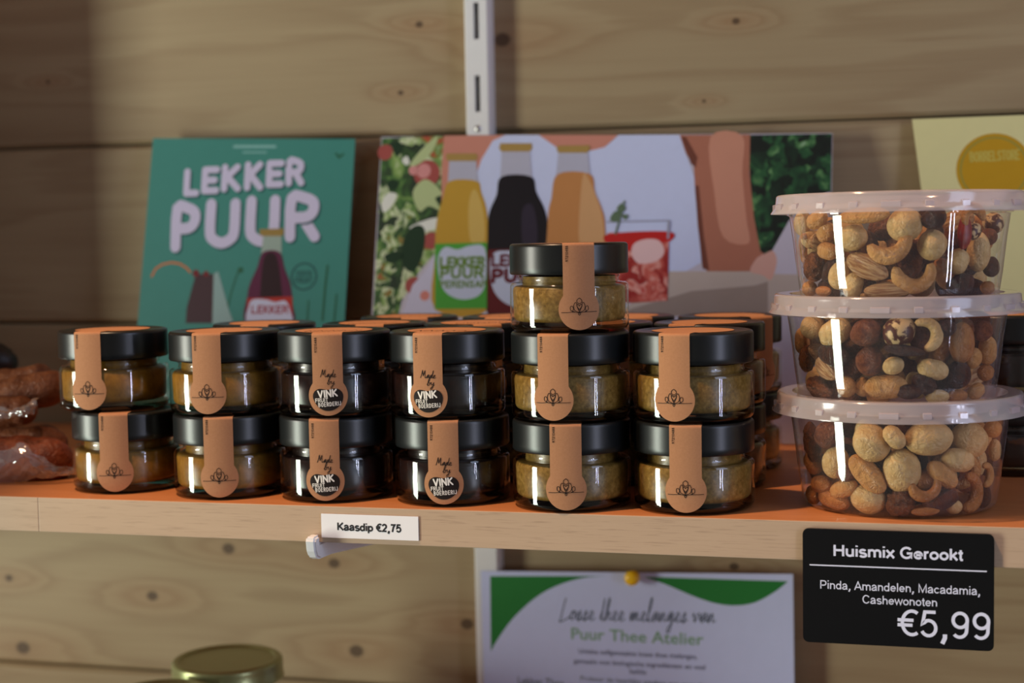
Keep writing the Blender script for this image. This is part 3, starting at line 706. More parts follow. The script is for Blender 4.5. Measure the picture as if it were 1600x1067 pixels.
def almond_mat(name, a, b):
    t = NT(name); co = t.coord(); f = t.noise(t.mapping(co, (2.0, 9, 14)), 1.0, 4, .6, .4)
    return t.fin(t.bsdf(t.ramp(f, [(.38, a), (.62, b)]), .45, spec=.4, normal=t.bump(f, .4, .05)))
NM = {'cream': lumpy('cream_nut_skin', cream, 3, .36, (9, .10, srgb(120, 74, 40)), .35, .04), 'tan': lumpy('tan_nut_skin', tan, 3.5, .34, (8, .09, srgb(96, 52, 26)), .4, .04), 'roast': lumpy('roast_nut_skin', roast, 3.5, .36, (8, .10, srgb(90, 46, 22)), .4, .04),
 'red': lumpy('hazelnut_skin', [(.35, srgb(92, 42, 22)), (.7, srgb(146, 82, 46))], 5, .42, None, .5, .04), 'dark': lumpy('dark_nut_skin', [(.35, srgb(48, 22, 14)), (.7, srgb(84, 42, 24))], 5, .36, None, .5, .04),
 'patch': lumpy('half_peeled_skin', [(.47, srgb(78, 34, 20)), (.53, srgb(214, 182, 128))], 2.2, .42), 'brown': lumpy('pecan_skin', [(.35, srgb(92, 46, 20)), (.7, srgb(148, 86, 44))], 6, .4, None, .6, .05),
 'almond': almond_mat('roasted_almond_skin', srgb(150, 96, 52), srgb(206, 164, 112)), 'chili': lumpy('red_flake_skin', [(.3, srgb(120, 22, 14)), (.7, srgb(160, 44, 24))], 5, .35)}
SHAPES = {'macadamia': sphere_nut(f_maca), 'peanut': sphere_nut(f_peanut), 'almond': sphere_nut(f_almond, 4), 'hazelnut': sphere_nut(f_hazel), 'pecan': sphere_nut(f_pecan, 4), 'brazil': sphere_nut(f_brazil), 'cashew': cashew_mesh()}
_nutmesh = {}
def nut_mesh(kind, col):
    if (kind, col) not in _nutmesh:
        V, Fc = SHAPES[kind]; me = bpy.data.meshes.new(kind+'_'+col); me.from_pydata([tuple(v) for v in V], [], Fc); me.materials.append(NM[col])
        me.polygons.foreach_set('use_smooth', [True]*len(me.polygons)); _nutmesh[(kind, col)] = me
    return _nutmesh[(kind, col)]
NAMES = {'macadamia': 'macadamia_nut', 'peanut': 'peanut', 'almond': 'almond', 'hazelnut': 'hazelnut', 'pecan': 'pecan_half', 'brazil': 'brazil_nut', 'cashew': 'cashew_nut'}
CW = {'cream': 'cream', 'tan': 'tan', 'roast': 'toasted brown', 'red': 'reddish brown', 'dark': 'dark brown', 'patch': 'half-peeled', 'brown': 'brown', 'almond': 'pale streaked', 'chili': 'deep red'}
ASP = {'macadamia': (.92, .93), 'peanut': (.56, .58), 'almond': (.42, .62), 'hazelnut': (.95, .97), 'pecan': (.6, .68), 'brazil': (.52, .56), 'cashew': (.33, .72)}
# seen through the tub walls: kind, skin, x, y (in the 800-wide close-up), long size, short size, tilt
SEEN = {
'top': [('cashew','tan',400,205,150,118,215),('almond','almond',335,280,128,68,-24),('macadamia','cream',443,155,98,92,30),('macadamia','cream',294,193,80,74,10),('cashew','tan',470,300,140,88,185),
 ('macadamia','cream',522,215,86,80,80),('macadamia','cream',660,236,112,66,84),('peanut','tan',325,128,150,46,4),('peanut','tan',184,140,84,52,20),('hazelnut','cream',133,150,76,52,84),
 ('peanut','tan',197,178,66,54,40),('peanut','tan',215,233,72,52,-10),('pecan','brown',168,280,92,74,60),('cashew','roast',140,225,100,54,95),('macadamia','cream',252,305,84,66,70),
 ('peanut','cream',292,335,76,58,70),('macadamia','tan',147,345,52,46,0),('peanut','roast',200,352,66,30,0),('almond','almond',400,349,140,44,2),('brazil','dark',525,135,74,60,20),
 ('peanut','cream',597,264,74,64,60),('cashew','tan',640,128,100,72,10),('hazelnut','patch',704,150,62,62,50),('brazil','dark',606,330,92,62,10),('hazelnut','red',690,190,52,48,0),
 ('brazil','chili',613,178,94,42,86),('peanut','roast',690,342,60,40,0),('brazil','dark',703,280,60,50,70),('hazelnut','dark',557,185,80,50,80),('hazelnut','patch',640,175,56,44,40)],
'middle': [('macadamia','cream',165,460,78,70,0),('peanut','cream',236,475,108,80,28),('hazelnut','red',330,476,88,78,200),('hazelnut','patch',425,473,92,86,40),('cashew','cream',505,480,112,82,290),
 ('macadamia','roast',610,506,116,70,88),('hazelnut','red',340,560,84,80,85),('almond','almond',206,583,90,56,-34),('almond','dark',442,529,112,32,-8),('macadamia','cream',409,574,60,50,20),
 ('brazil','dark',232,540,112,68,-10),('peanut','cream',526,585,92,60,-14),('peanut','tan',388,637,120,72,2),('macadamia','tan',268,637,60,56,90),('macadamia','tan',304,640,56,52,90),
 ('peanut','tan',693,528,86,58,80),('macadamia','tan',645,552,62,50,60),('peanut','roast',690,595,60,50,0),('peanut','tan',660,650,64,46,20),('brazil','dark',600,600,84,76,60),
 ('pecan','dark',500,628,72,58,-30),('pecan','brown',180,640,130,62,-12),('pecan','brown',142,553,84,58,70),('macadamia','cream',540,666,70,40,0),('peanut','tan',124,500,80,44,85),
 ('peanut','roast',600,664,70,36,0),('hazelnut','dark',560,462,60,50,0),('hazelnut','red',672,470,66,56,30),('brazil','dark',455,650,80,44,0)],
'bottom': [('macadamia','cream',348,803,112,104,120),('peanut','cream',415,787,74,54,-50),('macadamia','cream',515,790,136,98,4),('macadamia','cream',637,795,112,104,160),('macadamia','cream',289,775,66,58,80),
 ('macadamia','cream',237,862,94,80,80),('macadamia','cream',437,886,124,106,86),('peanut','tan',335,896,136,74,-44),('peanut','cream',602,855,108,72,-8),('peanut','tan',556,898,108,58,-38),
 ('peanut','roast',190,927,92,56,0),('peanut','tan',262,940,98,56,24),('cashew','roast',505,935,106,78,190),('macadamia','cream',337,987,102,88,-8),('pecan','brown',432,990,84,74,40),
 ('cashew','roast',640,950,132,84,262),('cashew','tan',690,898,84,70,280),('almond','dark',686,824,86,54,44),('peanut','cream',720,825,64,40,80),('hazelnut','red',215,780,88,80,30),
 ('pecan','brown',160,800,120,58,-70),('peanut','roast',162,862,84,56,-40),('peanut','roast',230,990,122,58,-8),('peanut','roast',158,965,64,46,-40),('brazil','roast',505,1022,82,26,2),
 ('hazelnut','cream',590,1010,50,42,0),('brazil','dark',550,972,112,58,8),('macadamia','tan',710,762,54,50,0),('hazelnut','dark',478,850,70,54,60),('brazil','dark',683,962,70,50,70),('hazelnut','red',270,895,56,48,0)]}
GEO = {'top': (425, 320, 292, 100, 362), 'middle': (416, 318, 296, 415, 682), 'bottom': (427, 320, 286, 735, 1035)}
def overlap(c, rad, placed):
    worst = 0
    for q, qr in placed:
        dd = (rad+qr)-(c-q).length
        if dd > worst: worst = dd
    return worst
KC = .1816e-3*1.08
for t, nm in zip(TUBS, ('bottom', 'middle', 'top')):
    cx, RtC, RbC, ytop, ybot = GEO[nm]; base = Vector(t.location); az = cam_azimuth(base.x, base.y); placed = []; done = {}
    for kind, col, xc, yc, L, W, tilt in SEEN[nm]:
        rc = RtC+(RbC-RtC)*(yc-ytop)/(ybot-ytop); 
        Lm, Wm = L*KC, W*KC
        asp = ASP[kind]; depth = Lm*asp[0] if kind == 'cashew' else min(Wm/asp[1]*asp[0], Wm*1.05)
        rw = TUB_RT-depth*.5-.0008; s = max(-.97, min(.97, (xc-cx)/rc*tub_r(.03)/rw)); phi = az+math.asin(s)
        z = .03
        for it in range(4):                       # height at which the nut falls on its row
            rw = tub_r(z)-depth*.5-.0008; P = base+Vector((rw*math.sin(phi), -rw*math.cos(phi), z))
            py = 270+.525*yc; z += (px_of(P)[1]-py)/F_PX*.80
        z = min(max(z, min(Wm, Lm)*.42+.002), TUB_H-min(Wm, Lm)*.36); rw = tub_r(z)-depth*.5-.0008
        rad = .5*min(Wm, depth)
        for it in range(14):
            c = base+Vector((rw*math.sin(phi), -rw*math.cos(phi), z))
            if overlap(c, rad*.82, placed) <= 0 or rw < .030: break
            rw -= .0016
        placed.append((c, rad*.82))
        o = bpy.data.objects.new(NAMES[kind], nut_mesh(kind, col)); COL.objects.link(o)
        o.location = c; o.rotation_mode = 'XYZ'
        o.rotation_euler = (Matrix.Rotation(phi, 3, 'Z') @ Matrix.Rotation(R(-tilt), 3, 'Y') @ Matrix.Rotation(R(random.uniform(-8, 8)), 3, 'X')).to_euler()
        o.scale = (Lm, depth/asp[0], Wm/asp[1]) if kind != 'cashew' else (Lm, Lm*.95, Lm)
        hx = (xc-cx)/rc; hz = (yc-ytop)/(ybot-ytop)
        col_w = next(wd for lim, wd in ((-.8, 'far left'), (-.45, 'left'), (-.15, 'left of centre'), (.15, 'centre'), (.45, 'right of centre'), (.8, 'right'), (9, 'far right')) if hx < lim)
        row_w = next(wd for lim, wd in ((.2, 'just under the lid'), (.42, 'in the upper half'), (.62, 'halfway up'), (.82, 'in the lower half'), (9, 'at the bottom')) if hz < lim)
        big = 'large ' if L > 105 else ('small ' if L < 62 else '')
        lab = f"{big}{CW[col]} {NAMES[kind].replace('_', ' ')} {row_w} of the {nm} tub, {col_w}"
        if lab in done: lab = lab.replace(' of the '+nm, f" beside the {'rounder' if W > .75*L else 'longer'} one of the {nm}", 1) if False else f"{lab}, nearest the {'left' if xc < done[lab] else 'right'} side"
        done[lab] = xc
        tag(o, lab, 'nut', f'mixed nuts in the {nm} tub')
    n = 0; tries = 0                              # the nuts deeper in and round the back
    kinds = [('macadamia','cream',.0175),('peanut','tan',.020),('peanut','roast',.019),('hazelnut','red',.015),('brazil','dark',.020),('cashew','tan',.023),('pecan','brown',.021),('almond','almond',.021),('peanut','cream',.018)]
    while n < 70 and tries < 16000:
        tries += 1; kind, col, L = random.choice(kinds); L *= 1.12; asp = ASP[kind]
        z = random.uniform(.009, TUB_H-.007); a = random.uniform(0, 2*math.pi); rmax = tub_r(z)-L*.5-.001
        rr = rmax*random.random()**.33; c = base+Vector((rr*math.cos(a), rr*math.sin(a), z))
        rad = L*.5*(asp[0]+asp[1])/2*(1.0 if kind in ('macadamia', 'hazelnut') else 1.15)
        if overlap(c, rad*.66, placed) > 0: continue
        placed.append((c, rad*.66)); n += 1
        o = bpy.data.objects.new(NAMES[kind], nut_mesh(kind, col)); COL.objects.link(o); o.location = c; o.scale = (L, L, L)
        o.rotation_euler = (random.uniform(0, 6), random.uniform(-.5, .5) if z < .014 or z > TUB_H-.012 else random.uniform(0, 6), random.uniform(0, 6))
        tag(o, f"{CW[col]} {NAMES[kind].replace('_', ' ')} buried behind the front nuts in the {nm} tub", 'nut', f"{CW[col]} {NAMES[kind].replace('_', ' ')}s buried in the {nm} tub")

# ================================================================== price cards on the shelf front
def front_uv(px, py): p = at_y(px, py, -.0022); return p.x, p.z
def card(name, x0, x1, z0, z1, y0, y1, rad, mat, parent, n=6):
    pts = []
    for cx, cz, a in ((x1-rad, z1-rad, 0), (x0+rad, z1-rad, 90), (x0+rad, z0+rad, 180), (x1-rad, z0+rad, 270)):
        pts += [(cx+rad*math.cos(R(a+90*k/n)), cz+rad*math.sin(R(a+90*k/n))) for k in range(n+1)]
    N = len(pts); V = [(x, y, z) for y in (y0, y1) for x, z in pts]
    Fc = [tuple(range(N))[::-1], tuple(range(N, 2*N))]+[(k, (k+1) % N, N+(k+1) % N, N+k) for k in range(N)]
    return mesh_obj(name, V, Fc, mat, parent, smooth=False)
def front_art(y): return lambda u, v, d: (u, y-d, v)
def price_card():
    root = empty('price_card', (0, 0, 0)); tag(root, 'black price card with white lettering on the shelf front below the nut tubs', 'price card')
    a, b = front_uv(1254, 828), front_uv(1553, 1014); x0, x1, z1, z0 = a[0], b[0], front_uv(1400, 830)[1], front_uv(1400, 1010)[1]
    wd = x1-x0
    card('card_panel', x0, x1, z0, z1, -.0022, -.0004, .0032, M['sign_black'], root)
    yf = -.0023; P = lambda px, py: front_uv(px, py)
    def txt(body, xa, xb, ymid, bold, nm, cap=None):
        ar = Art(); u0, u1 = P(xa, ymid)[0], P(xb, ymid)[0]; v = P((xa+xb)/2, ymid)[1]
        sans(ar, body, (u0+u1)/2, v, cap, .20 if bold > .01 else .125, width=(u1-u0)*1.02); ar.build(nm, M['sign_text'], root, front_art(yf))
    k = .1*at_y(1400, 900, 0).x*0+(P(1400, 900)[1]-P(1400, 910)[1])/10
    txt('Huismix Gerookt', 1303, 1503, 872, .022, 'title_lettering', 17.5*k)
    txt('Pinda, Amandelen, Macadamia,', 1283, 1530, 924.5, 0, 'ingredient_lettering', 13.2*k)
    txt('Cashewonoten', 1348, 1464, 945, 0, 'ingredient_lettering', 13.2*k)
    txt('\u20ac5,99', 1403, 1549, 996, .004, 'price_lettering', 41*k)
    ar = Art(); ar.line([P(1265, 887), P(1542, 890)], .00075, 0, False)
    zl = (ar.V[0][1]+ar.V[2][1])/2; ar = Art(); ar.line([(P(1265, 887)[0], zl), (P(1542, 890)[0], zl)], .0007, 0, False)
    ar.build('rule_line', M['sign_text'], root, front_art(yf))
price_card()
def price_label():
    root = empty('price_label', (0, 0, 0)); tag(root, 'small white paper price label for cheese dip stuck on the shelf front above the bracket', 'price label')
    a = [front_uv(x, y) for x, y in ((500, 801), (652, 810), (652, 847), (501, 839))]
    card('label_paper', (a[0][0]+a[3][0])/2, a[1][0], (a[2][1]+a[3][1])/2, (a[0][1]+a[1][1])/2, -.0007, -.0003, .0002, M['card_white'], root, 2)
    ar = Art(); u0, u1 = front_uv(526, 824)[0], front_uv(625, 826)[0]; k = (front_uv(575, 820)[1]-front_uv(575, 830)[1])/10
    sans(ar, 'Kaasdip \u20ac2,75', (u0+u1)/2, front_uv(575, 830.5)[1], 11.8*k, .225, width=(u1-u0)*1.02)
    ar.build('label_lettering', M['text_black'], root, front_art(-.00078))
price_label()

# ================================================================== cards leaning on the wall
class Lean:
    """a stiff card standing on the shelf with its top edge against the wall"""
    def __init__(s, ybase, ztop, ytop=WALL-.0150):
        s.y0 = ybase; s.n = Vector((0, -ztop, -(ytop-ybase)))  ; s.v = Vector((0, ytop-ybase, ztop)).normalized()
        s.n = Vector((1, 0, 0)).cross(s.v).normalized()            # faces the room
        if s.n.y > 0: s.n = -s.n
        s.o = Vector((0, ybase, 0))
    def uv(s, px, py):
        d = ray(px, py); t = (s.o-CAM_POS).dot(s.n)/d.dot(s.n); p = CAM_POS+d*t-s.o; return (p.x, p.dot(s.v))
    def fn(s, u, v, d): return s.o+Vector((1, 0, 0))*u+s.v*v+s.n*d
def sheet(name, pl, pts, th, mat, parent):
    n = len(pts); V = [pl.fn(u, v, -th) for u, v in pts]+[pl.fn(u, v, 0) for u, v in pts]
    o = mesh_obj(name, V, [tuple(range(n)), tuple(range(n, 2*n))[::-1]]+[(k, (k+1) % n, n+(k+1) % n, n+k) for k in range(n)], mat, parent, smooth=False)
    bm = bmesh.new(); bm.from_mesh(o.data); bmesh.ops.recalc_face_normals(bm, faces=bm.faces[:]); bm.to_mesh(o.data); bm.free(); return o
def pr(name, c, rough=.45): return plain(name, srgb(*c), rough, spec=.35, var=.03)
class Print:
    def __init__(s, pl, root): s.pl, s.root, s.k = pl, root, 0
    def add(s, name, mat, shapes=(), lines=(), discs=(), arts=None, layer=None, smooth=True):
        s.k = s.k+1 if layer is None else layer; d = .00002*s.k; a = Art()
        for pts in shapes:
            q = [s.pl.uv(*p) for p in pts]; a.poly(smooth_line(q, True, 4) if smooth else q, d)
        for pts, wd in lines: a.line([s.pl.uv(*p) for p in pts], wd, d)
        for (x, y, r) in discs: a.disc(s.pl.uv(x, y), r*.00050, d)
        if arts: arts(a, d)
        return a.build(name, mat, s.root, s.pl.fn)

# ---- teal leaflet
def leaflet():
    pl = Lean(.300, .2393); root = empty('leaflet', (0, .30, 0)); root.location = (0, 0, 0)
    tag(root, 'teal leaflet with big white lettering and a bottle of red juice, leaning on the wall', 'leaflet')
    tl, tr = pl.uv(239, 216), pl.uv(555, 217); bl, br = pl.uv(215, 505), pl.uv(538, 506)
    f = lambda a, b: (a[0]+(b[0]-a[0])*(a[1])/(a[1]-b[1]), .0005)
    sheet('leaflet_card', pl, [tl, tr, f(tr, br), f(tl, bl)], .0006, pr('teal_print', (62, 132, 124)), root)
    pp = Print(pl, root)
    sh, wh = pr('teal_shadow_print', (30, 78, 80)), pr('white_print', (200, 194, 224))
    grow = lambda P, x, y, dx=0: (x, y)
    def letters(a, d, off=(0, 0)):
        def big(c, x0, y0, x1, y1, w):            # one rounded letter fitted in a box of the photo
            g = GL[c]; W = max(p[0] for l in g[1] for p in l)
            u0, v0 = pl.uv(x0+off[0], y1+off[1]); u1, v1 = pl.uv(x1+off[0], y0+off[1])
            for l in g[1]: a.line(smooth_line([(u0+(u1-u0)*p[0]/W, v0+(v1-v0)*p[1]) for p in l], n=3 if c == 'U' or len(l) > 4 else 1), w, d)
        s = .0058
        for c, x0, y0, x1, y1 in (('L', 291, 268, 308, 302), ('E', 319, 265, 339, 298), ('K', 350, 261, 373, 295), ('K', 386, 257, 408, 293), ('E', 420, 255, 440, 288), ('R', 451, 252, 472, 286)): big(c, x0, y0, x1, y1, s)
        s = .0092
        for c, x0, y0, x1, y1 in (('P', 274, 325, 306, 386), ('U', 327, 318, 368, 380), ('U', 390, 313, 430, 377), ('R', 453, 309, 494, 370)): big(c, x0, y0, x1, y1, s)
    pp.add('print_shadow', sh, arts=lambda a, d: letters(a, d, (3, 3)))
    pp.add('lettering', wh, arts=letters)
    pp.add('fine_print', pr('pale_teal_print', (130, 180, 178)), lines=[([(366, 229), (430, 229)], .0022), ([(380, 238), (416, 238)], .0012)])
    og = pr('orange_print', (206, 110, 44))
    pp.add('orange_arc', og, lines=[([pt for pt in [(237+0, 432), (243, 420), (254, 413), (268, 410), (281, 412), (292, 419), (297, 425)]], .0016)])
    st = pr('stamp_print', (28, 66, 70))
    def stamp(a, d):
        c = pl.uv(475, 432); a.ring(c, .0108, .0012, d)
        strokes(a, '100%', c[0]-.0068, c[1]+.0006, .0040, .0007, width=.0136, d=d); strokes(a, 'FRUIT', c[0]-.0072, c[1]-.0052, .0042, .0007, width=.0144, d=d)
    pp.add('stamp', st, arts=stamp)
    pp.add('stalks', pr('green_stem_print', (36, 92, 66)), lines=[([(372, 425), (362, 455), (356, 480)], .0012), ([(512, 415), (508, 450), (504, 500)], .0018), ([(526, 460), (522, 505)], .0014), ([(525, 240), (530, 246), (536, 241)], .0018), ([(482, 470), (480, 505)], .0012)], discs=[(376, 422, 5)])
    pp.add('glass_print', pr('cocktail_print', (66, 42, 50)), shapes=[[(306, 428), (334, 428), (332, 505), (290, 505), (292, 480), (300, 450)]], smooth=False)
    pp.add('cherry_print', pr('cherry_print', (112, 26, 34)), discs=[(306, 427, 6), (322, 428, 5)])
    pp.add('glass_rim_print', pr('clear_print', (140, 168, 168)), shapes=[[(334, 428), (341, 424), (358, 485), (366, 506), (332, 506)]], smooth=False)
    body = [(411, 394), (437, 394), (445, 420), (454, 445), (457, 475), (456, 506), (385, 506), (387, 460), (392, 440), (402, 418)]
    pp.add('bottle_neck_print', pr('bottle_neck_print', (150, 168, 160)), shapes=[[(412, 366), (440, 366), (440, 396), (408, 396)]], smooth=False)
    pp.add('bottle_print', pr('red_juice_print', (88, 26, 62)), shapes=[body])
    pp.add('bottle_core_print', pr('dark_juice_print', (40, 10, 22)), shapes=[[(414, 400), (432, 400), (440, 450), (440, 478), (410, 478), (408, 440)]])
    pp.add('cap_print', pr('gold_print', (150, 124, 66)), shapes=[[(406, 358), (444, 357), (443, 366), (440, 369), (409, 369), (406, 365)]], smooth=False)
    pp.add('band_print', pr('red_label_print', (170, 44, 34)), shapes=[[(387, 466), (457, 463), (457, 506), (385, 506)]], smooth=False)
    pp.add('cloud_print', pr('cloud_label_print', (196, 200, 226)), shapes=[[(389, 506), (389, 478), (396, 468), (415, 468), (430, 472), (446, 470), (453, 484), (453, 506)]])
    def lk(a, d): u, v = pl.uv(394, 489); u1, _ = pl.uv(450, 489); strokes(a, 'LEKKER', u, v, .0056, .0014, width=u1-u, d=d)
    pp.add('bottle_lettering', pr('red_text_print', (150, 40, 50)), arts=lk)
leaflet()

# ---- wide photo print
FOL1 = foliage('bright_foliage_print', [(.12, srgb(24, 44, 24)), (.32, srgb(62, 104, 46)), (.46, srgb(128, 160, 84)), (.56, srgb(206, 214, 180)), (.64, srgb(96, 132, 58)), (.76, srgb(178, 60, 48)), (.85, srgb(74, 118, 60))], 110)
FOL2 = foliage('dark_foliage_print', [(.15, srgb(8, 20, 14)), (.4, srgb(18, 48, 30)), (.6, srgb(36, 84, 48)), (.74, srgb(92, 138, 84)), (.86, srgb(150, 178, 150))], 130)
DRINK = foliage('berry_drink_print', [(.2, srgb(150, 30, 28)), (.45, srgb(196, 92, 80)), (.62, srgb(220, 160, 150)), (.78, srgb(186, 48, 42))], 150)
def photo_print():
    pl = Lean(.300, .2393); root = empty('photo_print', (0, 0, 0))
    tag(root, 'wide photo print of juice bottles before a white top, leaning behind the jars', 'print')
    tl, tr, bl = pl.uv(596, 214), pl.uv(1301, 208), pl.uv(582, 495)
    b0 = (bl[0]-.002, .0005); b1 = (tr[0]+(b0[0]-tl[0])*.6, .0005)
    sheet('print_sheet', pl, [tl, tr, b1, b0], .0006, pr('pale_cloth_print', (190, 184, 200)), root)
    pp = Print(pl, root); A = pp.add
    A('leaves_print', FOL1, [[(597, 216), (726, 211), (712, 260), (692, 330), (684, 390), (655, 425), (628, 470), (622, 495), (583, 495)]], smooth=False)
    A('apple_print', pr('apple_print', (158, 76, 72)), discs=[(602, 238, 13), (667, 271, 22), (674, 376, 14), (646, 446, 14)])
    A('apple_blush_print', pr('apple_blush_print', (206, 140, 140)), discs=[(662, 267, 12), (646, 266, 8)])
    A('leaf_print', pr('pale_leaf_print', (176, 190, 140)), [[(645, 300), (665, 280), (690, 300), (684, 318), (690, 330), (670, 322), (655, 330)], [(640, 258), (660, 232), (684, 212), (676, 236), (655, 256)], [(600, 330), (612, 304), (622, 306), (612, 325)]])
    A('leaf_white_print', pr('white_leaf_print', (220, 222, 216)), [[(596, 318), (606, 302), (620, 304), (612, 322), (600, 332)], [(640, 355), (680, 340), (690, 352), (660, 362)], [(628, 250), (636, 244), (640, 254), (634, 258)]])
    A('dark_leaf_print', pr('dark_leaf_print', (26, 52, 32)), [[(632, 370), (650, 352), (664, 360), (660, 400), (645, 425), (628, 410)], [(604, 290), (612, 280), (624, 286), (616, 298)], [(600, 400), (622, 392), (630, 402), (612, 412)], [(612, 228), (622, 220), (630, 232), (620, 244)], [(680, 310), (692, 306), (690, 322)]])
    A('dark_hedge_print', FOL2, [[(1168, 211), (1300, 209), (1296, 420), (1190, 420), (1176, 340)]], smooth=False)
    A('skin_print', pr('skin_print', (196, 132, 116)), [[(694, 212), (800, 211), (760, 250), (745, 300), (690, 330), (690, 260)], [(838, 211), (966, 211), (945, 230), (905, 240), (868, 232)]], smooth=False)
    A('top_print', pr('white_top_print', (196, 204, 238)), [[(770, 220), (790, 211), (842, 211), (872, 232), (905, 240), (945, 230), (968, 211), (1062, 211), (1070, 235), (1086, 280), (1089, 330), (1094, 380), (1096, 410), (1070, 425), (1020, 470), (960, 490), (740, 490), (735, 300), (752, 250)]], smooth=False)
    A('arm_print', pr('arm_print', (168, 108, 88)), [[(1062, 211), (1172, 210), (1171, 270), (1178, 340), (1188, 392), (1200, 402), (1180, 426), (1104, 424), (1092, 360), (1086, 300), (1084, 258), (1072, 240)]], smooth=False)
    A('arm_light_print', pr('arm_light_print', (196, 138, 116)), [[(1110, 214), (1160, 212), (1160, 270), (1166, 340), (1170, 380), (1130, 370), (1116, 300)]])
    A('armpit_print', pr('armpit_print', (110, 62, 50)), [[(1064, 214), (1072, 214), (1090, 246), (1087, 262), (1080, 256)], [(1086, 290), (1092, 290), (1100, 370), (1108, 422), (1098, 420), (1090, 350)]], smooth=False)
    A('cloth_print', pr('beige_cloth_print', (184, 170, 162)), [[(1045, 424), (1180, 424), (1196, 432), (1240, 420), (1290, 420), (1290, 492), (960, 495), (990, 470), (1040, 455)]], smooth=False)
    A('cloth_fold_print', pr('cloth_fold_print', (150, 134, 126)), [[(975, 486), (1080, 455), (1180, 446), (1200, 440), (1200, 492), (975, 494)]], smooth=False)
    A('sleeve_print', pr('white_sleeve_print', (194, 188, 204)), [[(1202, 400), (1232, 346), (1262, 310), (1297, 300), (1290, 430), (1206, 428)]], smooth=False)
    A('hand_print', pr('hand_print', (206, 160, 148)), [[(1172, 424), (1182, 404), (1196, 396), (1208, 392), (1214, 408), (1208, 432), (1202, 438), (1192, 430)]])
    A('tray_print', pr('tray_print', (196, 194, 218)), [[(682, 395), (664, 425), (645, 445), (628, 492), (805, 494), (805, 470), (690, 480)]], smooth=False)
    A('tray_berry_print', pr('pink_berry_print', (206, 130, 120)), discs=[(664, 462, 8)])
    # three juice bottles
    def bottle(cap, neck, juice, light, caps, necks, body, shine, nm):
        A('bottle_neck_print', pr('neck_print', (176, 176, 196)), [necks], smooth=False)
        A('bottle_print', pr(nm+'_juice_print', juice), [body])
        A('bottle_shine_print', pr(nm+'_shine_print', light), [shine])
        A('cap_print', pr('cap_print', (164, 134, 76)), [caps], smooth=False)
    bottle(0, 0, (186, 146, 52), (200, 168, 92), [(698, 240), (745, 240), (747, 247), (743, 252), (700, 252), (697, 247)], [(702, 250), (744, 250), (748, 286), (700, 286)],
        [(703, 283), (745, 283), (752, 300), (761, 330), (763, 380), (764, 484), (680, 484), (680, 400), (682, 350), (692, 310)], [(737, 300), (746, 300), (756, 335), (756, 378), (736, 378), (732, 330)], 'pear')
    bottle(0, 0, (22, 16, 24), (46, 38, 54), [(782, 224), (831, 224), (832, 232), (828, 237), (784, 237), (780, 232)], [(784, 236), (828, 236), (832, 280), (782, 280)],
        [(784, 276), (830, 276), (838, 300), (852, 330), (857, 370), (858, 490), (762, 490), (762, 380), (764, 335), (776, 305)], [(816, 330), (832, 320), (840, 360), (836, 388), (818, 388)], 'blackberry')
    bottle(0, 0, (186, 128, 76), (200, 154, 108), [(871, 228), (921, 227), (922, 234), (918, 239), (873, 239), (870, 234)], [(873, 238), (919, 238), (923, 276), (869, 276)],
        [(872, 272), (922, 272), (930, 300), (942, 330), (946, 360), (948, 490), (858, 490), (856, 350), (862, 310)], [(910, 280), (920, 280), (938, 325), (944, 365), (940, 386), (906, 386)], 'peach')
    A('green_label_print', pr('green_label_print', (74, 156, 58)), [[(680, 381), (761, 379), (761, 482), (680, 483)]], smooth=False)
    A('white_blob_print', pr('blob_print', (188, 196, 222)), [[(685, 402), (696, 386), (715, 390), (735, 384), (758, 388), (759, 440), (748, 462), (722, 468), (698, 458), (687, 435)]])
    def t1(a, d):
        for tx, x0, x1, yb, h in (('LEKKER', 689, 757, 417, .0070), ('PUUR', 690, 756, 434, .0074), ('PERENSAP', 688, 760, 449, .0048)):
            u, v = pl.uv(x0, yb); u1, _ = pl.uv(x1, yb); strokes(a, tx, u, v, h, .0022 if h > .006 else .0013, width=u1-u, d=d)
    A('bottle_lettering', pr('green_text_print', (96, 128, 40)), arts=t1)
    A('red_label_print', pr('dark_red_label_print', (92, 22, 26)), [[(762, 390), (858, 388), (858, 490), (762, 490)]], smooth=False)
    A('white_blob_print', pr('blob_print', (188, 196, 222)), [[(766, 412), (774, 394), (800, 392), (830, 390), (850, 395), (854, 440), (840, 470), (800, 478), (772, 455)]])
    def t2(a, d):
        for tx, x0, x1, yb, h, wd in (('LEKKER', 770, 850, 415, .0078, .0024), ('PUUR', 771, 850, 440, .0090, .0032)):
            u, v = pl.uv(x0, yb); u1, _ = pl.uv(x1, yb); strokes(a, tx, u, v, h, wd, width=u1-u, d=d)
    A('bottle_lettering', pr('maroon_text_print', (96, 18, 28)), arts=t2)
    A('drink_print', DRINK, [[(950, 364), (1046, 362), (1043, 470), (975, 474), (954, 440)]], smooth=False)
    A('drink_top_print', pr('berry_red_print', (186, 34, 32)), [[(950, 366), (1046, 362), (1045, 378), (1000, 380), (984, 392), (966, 390), (951, 384)]])
    A('ice_print', pr('ice_print', (222, 186, 188)), [[(990, 382), (1008, 374), (1030, 376), (1038, 394), (1026, 408), (1000, 412), (988, 400)]])
    A('glass_rim_print', pr('glass_rim_print', (150, 150, 172)), lines=[([(949, 347), (1046, 345)], .0012), ([(1046, 346), (1044, 372)], .0018)])
    A('mint_print', pr('mint_print', (92, 112, 88)), [[(954, 340), (962, 330), (972, 334), (966, 346), (956, 346)], [(964, 326), (972, 318), (978, 326), (970, 334)], [(972, 336), (982, 336), (978, 344)]], lines=[([(976, 315), (968, 345), (962, 366)], .0014)])
photo_print()

